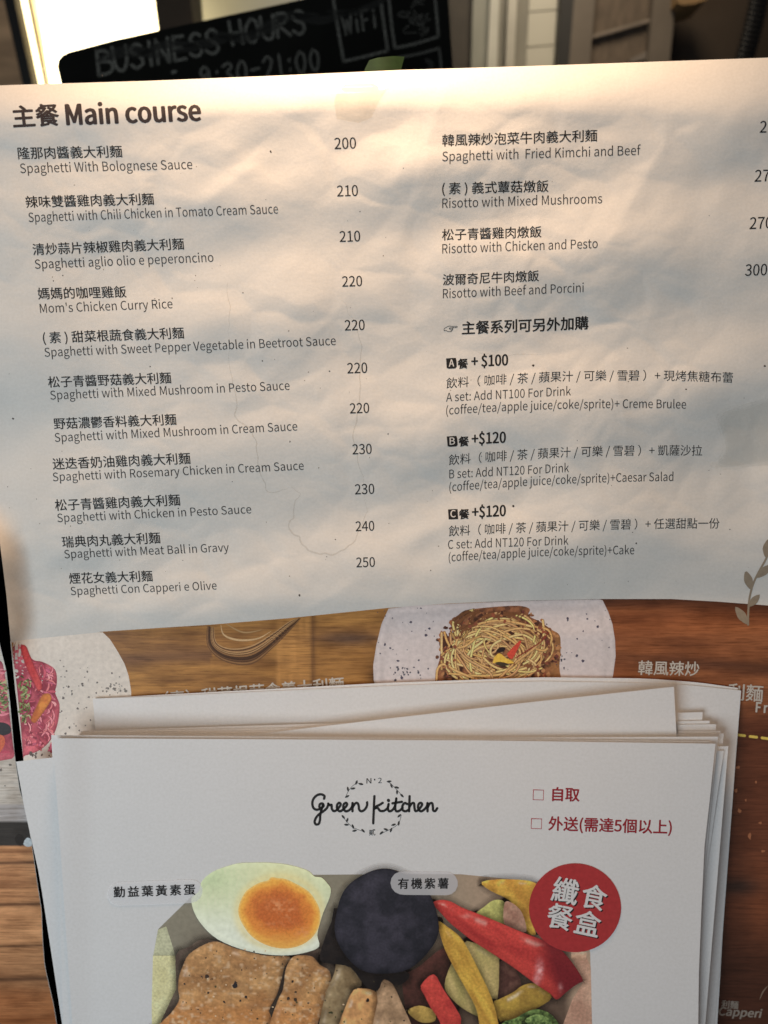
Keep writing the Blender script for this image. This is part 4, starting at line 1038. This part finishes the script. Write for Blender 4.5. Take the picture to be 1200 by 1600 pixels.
# ------------------------------------------------------------------ tape
tape_m, nt, b = nodes('clear_tape')
nt.nodes.remove(b); tr_ = N(nt, 'ShaderNodeBsdfTransparent'); gl_ = N(nt, 'ShaderNodeBsdfGlossy'); mx = N(nt, 'ShaderNodeMixShader')
tr_.inputs[0].default_value = (.985, .978, .966, 1); gl_.inputs['Roughness'].default_value = .10
nt.links.new(ramp(nt, noise(nt, 2.5, 3.0), [(.3, (.016,) * 3), (.7, (.040,) * 3)]), mx.inputs[0])
nt.links.new(tr_.outputs[0], mx.inputs[1]); nt.links.new(gl_.outputs[0], mx.inputs[2])
nt.links.new(mx.outputs[0], nt.nodes['Material Output'].inputs[0])
def tape_surf(x, y, layer=0.0):
    return surf_menu(x, y, layer + 0.0007 * np.exp(-((y - 136 + .02 * (x - 560)) / 3.2) ** 2) * sstep(530, 545, x) * (1 - sstep(578, 592, x)))
gx = coons([(531, 115.5), (616, 112.5)], [(526, 186), (560, 192), (580, 184)], [(531, 115.5), (527, 140), (522, 160), (526, 186)], [(616, 112.5), (609, 134), (592, 158), (580, 184)], 50, 60)
ct = sheet('clear_tape', gx, tape_surf, 0.00006, tape_m, layer=0.00030)
tag(ct, 'strip of clear sticky tape stuck across the top edge of the menu', 'tape')
gm, nt, b = nodes('green_tape')
b.inputs['Base Color'].default_value = (*lin((92, 128, 66)), 1); b.inputs['Roughness'].default_value = .45
nt.links.new(ramp(nt, noise(nt, 6.0), [(0.3, tuple(lin((40, 66, 26)) * .7)), (0.7, tuple(lin((46, 74, 32)) * .8))]), b.inputs['Base Color'])
gs = make_surf((0, -1, 0), (0, 0.312, 0), lambda x, y: 0.0015 * np.sin((x - 570) / 62 * 3.1))
gg = coons([(577, 94), (590, 90), (615, 87.5), (632, 88.5)], [(560, 150), (618, 148)], [(577, 94), (570, 108), (560, 150)], [(632, 88.5), (627, 108), (618, 148)], 16, 16)
gt = sheet('green_tape', gg, gs, 0.0001, gm)
tag(gt, 'green piece of tape sticking up behind the top edge of the menu', 'tape')

# ------------------------------------------------------------------ what stands behind
wall = prism('wall', [(-500, -500), (1700, -500), (1700, 900), (-500, 900)], 1.30, 0.05, plain('grey_wall', (.30, .29, .25), .8, .1))
tag(wall, kind='structure')

win = empty('window', (-0.40, 0.95, 1.35))
tag(win, 'brightly lit window with cream bars at the upper left behind the menu', 'window')
gl = glow('window_light', (1.0, .90, .62), 6.5)
gl2 = glow('cream_bar_glow', (1.0, .88, .58), 5.5)
prism('pane_or_glow_bar', [(47, -80), (236, -80), (243, 0), (248, 60), (262, 320), (150, 320), (78, 130)], 0.95, 0.01, gl, win)
prism('pane_or_glow_bar', [(4, -80), (22, -80), (39, 0), (68, 135), (110, 320), (85, 320), (52, 135), (23, 0)], 0.95, 0.01, gl2, win)  # cream frame bar, no lamp; its window-lit brightness is put in as emission
prism('mullion', [(24, -80), (32, -80), (49, 0), (75, 135), (111, 320), (105, 320), (69, 135), (42, 0)], 0.94, 0.02, plain('tan_bar', (.75, .58, .34), .6), win)
prism('frame', [(-14, -80), (7, -80), (23, 0), (52, 135), (92, 320), (70, 320), (36, 135), (6, 0)], 0.93, 0.04, plain('dark_bar', (.012, .010, .008), .6), win)
pst = prism('wooden_post', [(-300, -80), (-14, -80), (6, 0), (36, 135), (70, 320), (-300, 320)], 0.94, 0.06, plain('brown_wood', (.55, .33, .18), .5, .35, 14, (1, 1, 4)))
tag(pst, 'brown wooden post left of the bright window', 'post')
dp = prism('dark_post', [(234, -80), (292, -80), (298, 0), (304, 60), (320, 320), (262, 320), (249, 60), (241, 0)], 0.92, 0.06, plain('dark_wood', (.035, .022, .012), .6, .3))
tag(dp, 'dark brown post between the bright window and the grey panel', 'post')
gp = prism('grey_panel', [(292, -80), (720, -80), (720, 320), (320, 320), (304, 60), (298, 0)], 1.06, 0.03, plain('olive_grey', (.50, .48, .40), .75, .08, 5))
tag(gp, 'plain grey-green wall panel above the chalkboard', 'panel')

# chalkboard
YB = 0.60
chb = empty('chalkboard', (0.0, YB, 1.30))
tag(chb, 'black chalkboard with opening hours chalked on it, standing askew behind the menu', 'chalkboard')
slate = plain('slate', (.006, .006, .005), .85, .5, 12, spec=.08)
prism('slate', [(89, 104), (91, 94), (97, 86.5), (108, 81), (180, 62), (250, 47), (440, 6), (560, -20), (690, -55), (700, 0), (708, 110), (722, 320), (140, 320)], YB, 0.012, slate, chb)
csurf = make_surf((0, -1, 0), (0, YB - 0.0006, 1.45))
chalk_m, nt, b = nodes('chalk')
a_ = N(nt, 'ShaderNodeAttribute', attribute_name='Col')
nz = noise(nt, 26.0, 4.0)
nt.links.new(a_.outputs['Color'], b.inputs['Base Color']); b.inputs['Roughness'].default_value = .95
nt.links.new(ramp(nt, nz, [(.35, (.28,) * 3), (.66, (.66,) * 3)]), b.inputs['Alpha'])
ST = {
 'B': [[(0, 0), (.02, 1)], [(.02, 1), (.4, .95), (.5, .75), (.1, .55)], [(.1, .55), (.55, .45), (.62, .18), (.4, 0), (0, 0)]],
 'U': [[(0, 1), (.04, .3), (.2, 0), (.42, .05), (.55, .4), (.58, 1)]], 'S': [[(.52, .85), (.3, 1), (.06, .8), (.2, .58), (.46, .4), (.5, .15), (.25, 0), (0, .15)]],
 'I': [[(.15, 1), (.15, 0)]], 'N': [[(0, 0), (.02, 1)], [(.02, 1), (.5, 0)], [(.5, 0), (.52, 1)]],
 'E': [[(.05, 1), (.03, 0)], [(.05, 1), (.5, .98)], [(.04, .52), (.42, .52)], [(.03, 0), (.5, .02)]],
 'H': [[(0, 1), (.03, 0)], [(.5, 1), (.52, 0)], [(0, .5), (.52, .5)]], 'O': [[(.28, 1), (.02, .6), (.1, .1), (.34, 0), (.55, .4), (.5, .85), (.28, 1)]],
 'R': [[(0, 0), (.02, 1)], [(.02, 1), (.42, .95), (.46, .7), (.05, .5)], [(.1, .5), (.55, 0)]],
 'W': [[(0, 1), (.15, 0)], [(.15, 0), (.3, .7)], [(.3, .7), (.45, 0)], [(.45, 0), (.62, 1)]], 'i': [[(.1, .6), (.1, 0)], [(.1, .85), (.11, .9)]],
 'F': [[(.05, 1), (.05, 0)], [(.05, 1), (.45, .98)], [(.05, .5), (.36, .5)]],
 '9': [[(.45, .75), (.25, 1), (.02, .75), (.2, .5), (.44, .7), (.42, 0)]], ':': [[(.15, .2), (.16, .25)], [(.15, .65), (.16, .7)]],
 '3': [[(.02, .9), (.3, 1), (.45, .78), (.2, .55), (.46, .3), (.25, 0), (0, .12)]], '0': [[(.25, 1), (.03, .6), (.1, .1), (.3, 0), (.46, .4), (.42, .85), (.25, 1)]],
 '-': [[(.05, .5), (.45, .5)]], '2': [[(.02, .8), (.2, 1), (.44, .8), (.3, .4), (0, 0)], [(0, 0), (.48, 0)]], '1': [[(.15, 1), (.15, 0)]],
}
WD = {'I': .3, 'i': .25, ':': .32, '1': .34, 'W': .66, '-': .55}
def chalk(s, p0, p1, hgt, wd, c):
    tot = sum(.4 if ch == ' ' else WD.get(ch, .55) + .16 for ch in s) - .16
    p0, p1 = np.array(p0, float), np.array(p1, float); u = (p1 - p0) / tot; up = np.array([-.13, -1.0]) * hgt
    x, out = 0, []
    for ch in s:
        if ch == ' ': x += .4; continue
        for st_ in ST[ch]:
            out.append(([tuple(p0 + (x + a + random.uniform(-.02, .02)) * u + (bb_ + random.uniform(-.02, .02)) * up) for a, bb_ in st_], wd, c))
        x += WD.get(ch, .55) + .16
    return out
cc = np.array((.20, .195, .17))
ribbons('chalk_lettering', chalk('BUSINESS', (155, 117), (343, 82), 37, 5.2, cc) + chalk('HOURS', (362, 71), (478, 51), 36, 5.2, cc)
        + chalk('9:30-21:00', (316, 138), (502, 108), 32, 4.4, cc * .9) + [([(270, 113), (274, 112)], 5, cc * 1.4)], csurf, chalk_m, chb, smooth=4)
ribbons('chalk_lettering', chalk('WiFi', (537, 54), (590, 42), 30, 4.0, cc * .95), csurf, chalk_m, chb, smooth=4)
fr = [([(521, 0), (529, 50), (537, 96)], 5, cc), ([(537, 96), (575, 87), (606, 79)], 5, cc), ([(606, 79), (600, 40), (592, -20)], 5, cc),
      ([(606, -20), (612, 40), (617, 75)], 5, cc), ([(617, 75), (650, 68), (685, 57)], 5, cc), ([(685, 57), (682, 20), (678, -20)], 5, cc),
      ([(622, 90), (655, 84), (686, 75)], 4.5, cc * .8), ([(686, 75), (689, 100), (690, 130)], 4.5, cc * .8)]
ribbons('chalk_frame', fr, csurf, chalk_m, chb, smooth=3)
sc = []
for i in range(15):
    x, y = random.uniform(628, 668), random.uniform(4, 56)
    sc.append(([(x, y), (x + random.uniform(-10, 12), y + random.uniform(-12, 8)), (x + random.uniform(-14, 14), y + random.uniform(-10, 10)), (x + random.uniform(-8, 16), y + random.uniform(-8, 8))], random.uniform(2, 4), cc * random.uniform(.4, .7)))
sc += [([(668, 95), (674, 100), (672, 108)], 8, cc * .3)]
sc += [([(150 + 60 * i_, 100 - 14 * i_ + random.uniform(-14, 14)), (200 + 60 * i_, 92 - 14 * i_ + random.uniform(-14, 14)), (260 + 60 * i_, 80 - 14 * i_ + random.uniform(-10, 10))], random.uniform(8, 20), cc * .12, True) for i_ in range(7)]
ribbons('chalk_doodle', sc, csurf, chalk_m, chb, smooth=3)

# right side: door jamb, pillar, panelled shutter, dark cupboard
def bar(name, tx0, tx1, bx0, bx1, Y, th, mat, parent=None):
    f = lambda t, b_: (t + (t - b_) * 80 / 200, b_ + (b_ - t) * 120 / 200)
    (a0, a1), (b0_, b1_) = f(tx0, bx0), f(tx1, bx1)
    return prism(name, [(a0, -80), (b0_, -80), (b1_, 320), (a1, 320)], Y, th, mat, parent)
dbar = bar('dark_jamb', 702, 740, 712, 734, 1.00, 0.05, plain('dark_jamb_wood', (.030, .024, .018), .7, .3)); tag(dbar, 'dark brown upright strip just right of the chalkboard', 'post')
jm = empty('door_jamb', (0.12, 0.99, 1.30)); tag(jm, 'pale upright moulded jamb with light and grey ridges right of the chalkboard', 'door jamb')
bar('jamb_face', 739, 766, 734, 757, 0.99, 0.05, plain('jamb_grey', (.19, .19, .16), .6, .1), jm)
bar('jamb_ridge', 766, 780, 757, 773, 0.98, 0.06, plain('jamb_light', (.40, .39, .34), .5, .1), jm)
bar('jamb_groove', 780, 794, 773, 786, 1.00, 0.04, plain('jamb_mid', (.21, .20, .17), .6, .1), jm)
bar('jamb_ridge', 794, 808, 786, 799, 0.98, 0.06, plain('jamb_light_warm', (.36, .34, .29), .5, .1), jm)
bar('jamb_groove', 808, 826, 799, 817, 1.00, 0.04, plain('jamb_shade', (.17, .16, .13), .6, .1), jm)
tp = empty('tiled_pillar', (0.20, 1.00, 1.30)); tag(tp, 'pillar of pale cream tiles right of the moulded jamb', 'pillar')
tm = plain('cream_tile', (.40, .38, .32), .4, .06, 8)
def tile(y0, y1):
    xa = lambda t, b_, y: t + (b_ - t) * y / 200
    prism('tile', [(xa(827, 817, y0), y0), (xa(877, 864, y0), y0 - 4), (xa(877, 864, y1), y1 - 4), (xa(827, 817, y1), y1)], 1.00, 0.05, tm, tp)
for y0, y1 in ((-75, 18), (20, 73), (75, 150), (152, 320)): tile(y0, y1)
bar('pillar_core', 826, 878, 816, 865, 1.012, 0.05, plain('grout', (.22, .21, .18), .8, .1), tp)
bs = bar('black_strip', 877, 897, 864, 881, 0.98, 0.06, plain('black_strip_paint', (.006, .005, .005), .6)); tag(bs, 'black upright strip between the tiled pillar and the brown shutter', 'post')
sh = empty('shutter', (0.32, 0.99, 1.30)); tag(sh, 'brown panelled shutter with a grey frame behind the upper right of the menu', 'shutter')
gf = plain('grey_brown_frame', (.10, .080, .062), .6, .12); bf = plain('brown_cloth', (.090, .066, .047), .8, .25, 60, (3, 1, 1))
bar('frame_stile', 897, 930, 881, 913, 0.98, 0.03, gf, sh)
bar('panel', 929, 1022, 912, 1003, 0.995, 0.02, bf, sh)
prism('panel_seam', [(926, 54), (1018, 28), (1017, 34), (925, 60)], 0.988, 0.008, plain('seam', (.15, .12, .095), .7), sh)
prism('panel_seam', [(985, 92), (1010, 80), (1010, 92), (985, 98)], 0.988, 0.008, plain('seam_grey', (.12, .10, .085), .7), sh)
bar('frame_stile', 1021, 1056, 1002, 1036, 0.98, 0.03, gf, sh)
cu = prism('cupboard', [(1064, -80), (1700, -80), (1660, 320), (1020, 320), (1036, 100), (1055, 0)], 1.04, 0.12, plain('dark_cupboard_wood', (.040, .026, .016), .6, .35, 9)); tag(cu, 'dark brown cupboard behind the upper right corner of the menu', 'cupboard')
bx = prism('small_box', [(1062, -40), (1112, -40), (1104, 0), (1084, 6), (1068, 8), (1058, 4)], 0.96, 0.05, plain('tan_card', (.20, .12, .05), .7, .2)); tag(bx, 'bit of a tan object at the top beside the grey frame', 'box')
# coiled black cord
pts = []
k = 900
for i in range(k):
    u_ = i / (k - 1)
    c0 = np.array([1196 - 52 * u_ + 6 * math.sin(3 * u_), -60 + 210 * u_])
    ph = u_ * 2 * math.pi * 26
    pts.append((c0[0] + 12 * math.cos(ph), c0[1] + 4 * math.cos(ph), 0.008 * math.sin(ph)))
pts = np.array(pts)
cs_ = make_surf((0, -1, 0), (0, 0.94, 0))
P3 = cs_(pts[:, 0], pts[:, 1], pts[:, 2])
tg = np.gradient(P3, axis=0); tg /= np.linalg.norm(tg, axis=1)[:, None]
e1 = np.cross(tg, (0, 0, 1.0)); e1 /= np.linalg.norm(e1, axis=1)[:, None]; e2 = np.cross(tg, e1)
V, F = [], []
for i in range(k):
    for j in range(6):
        an = j * math.pi / 3; V.append(P3[i] + 0.0023 * (math.cos(an) * e1[i] + math.sin(an) * e2[i]))
for i in range(k - 1):
    for j in range(6):
        F.append((i * 6 + j, i * 6 + (j + 1) % 6, (i + 1) * 6 + (j + 1) % 6, (i + 1) * 6 + j))
cdn = mk('coiled_cord', V, F, plain('black_rubber', (.008, .007, .007), .5), smooth=True)
tag(cdn, 'black coiled cord hanging in front of the dark cupboard at the upper right', 'cord')
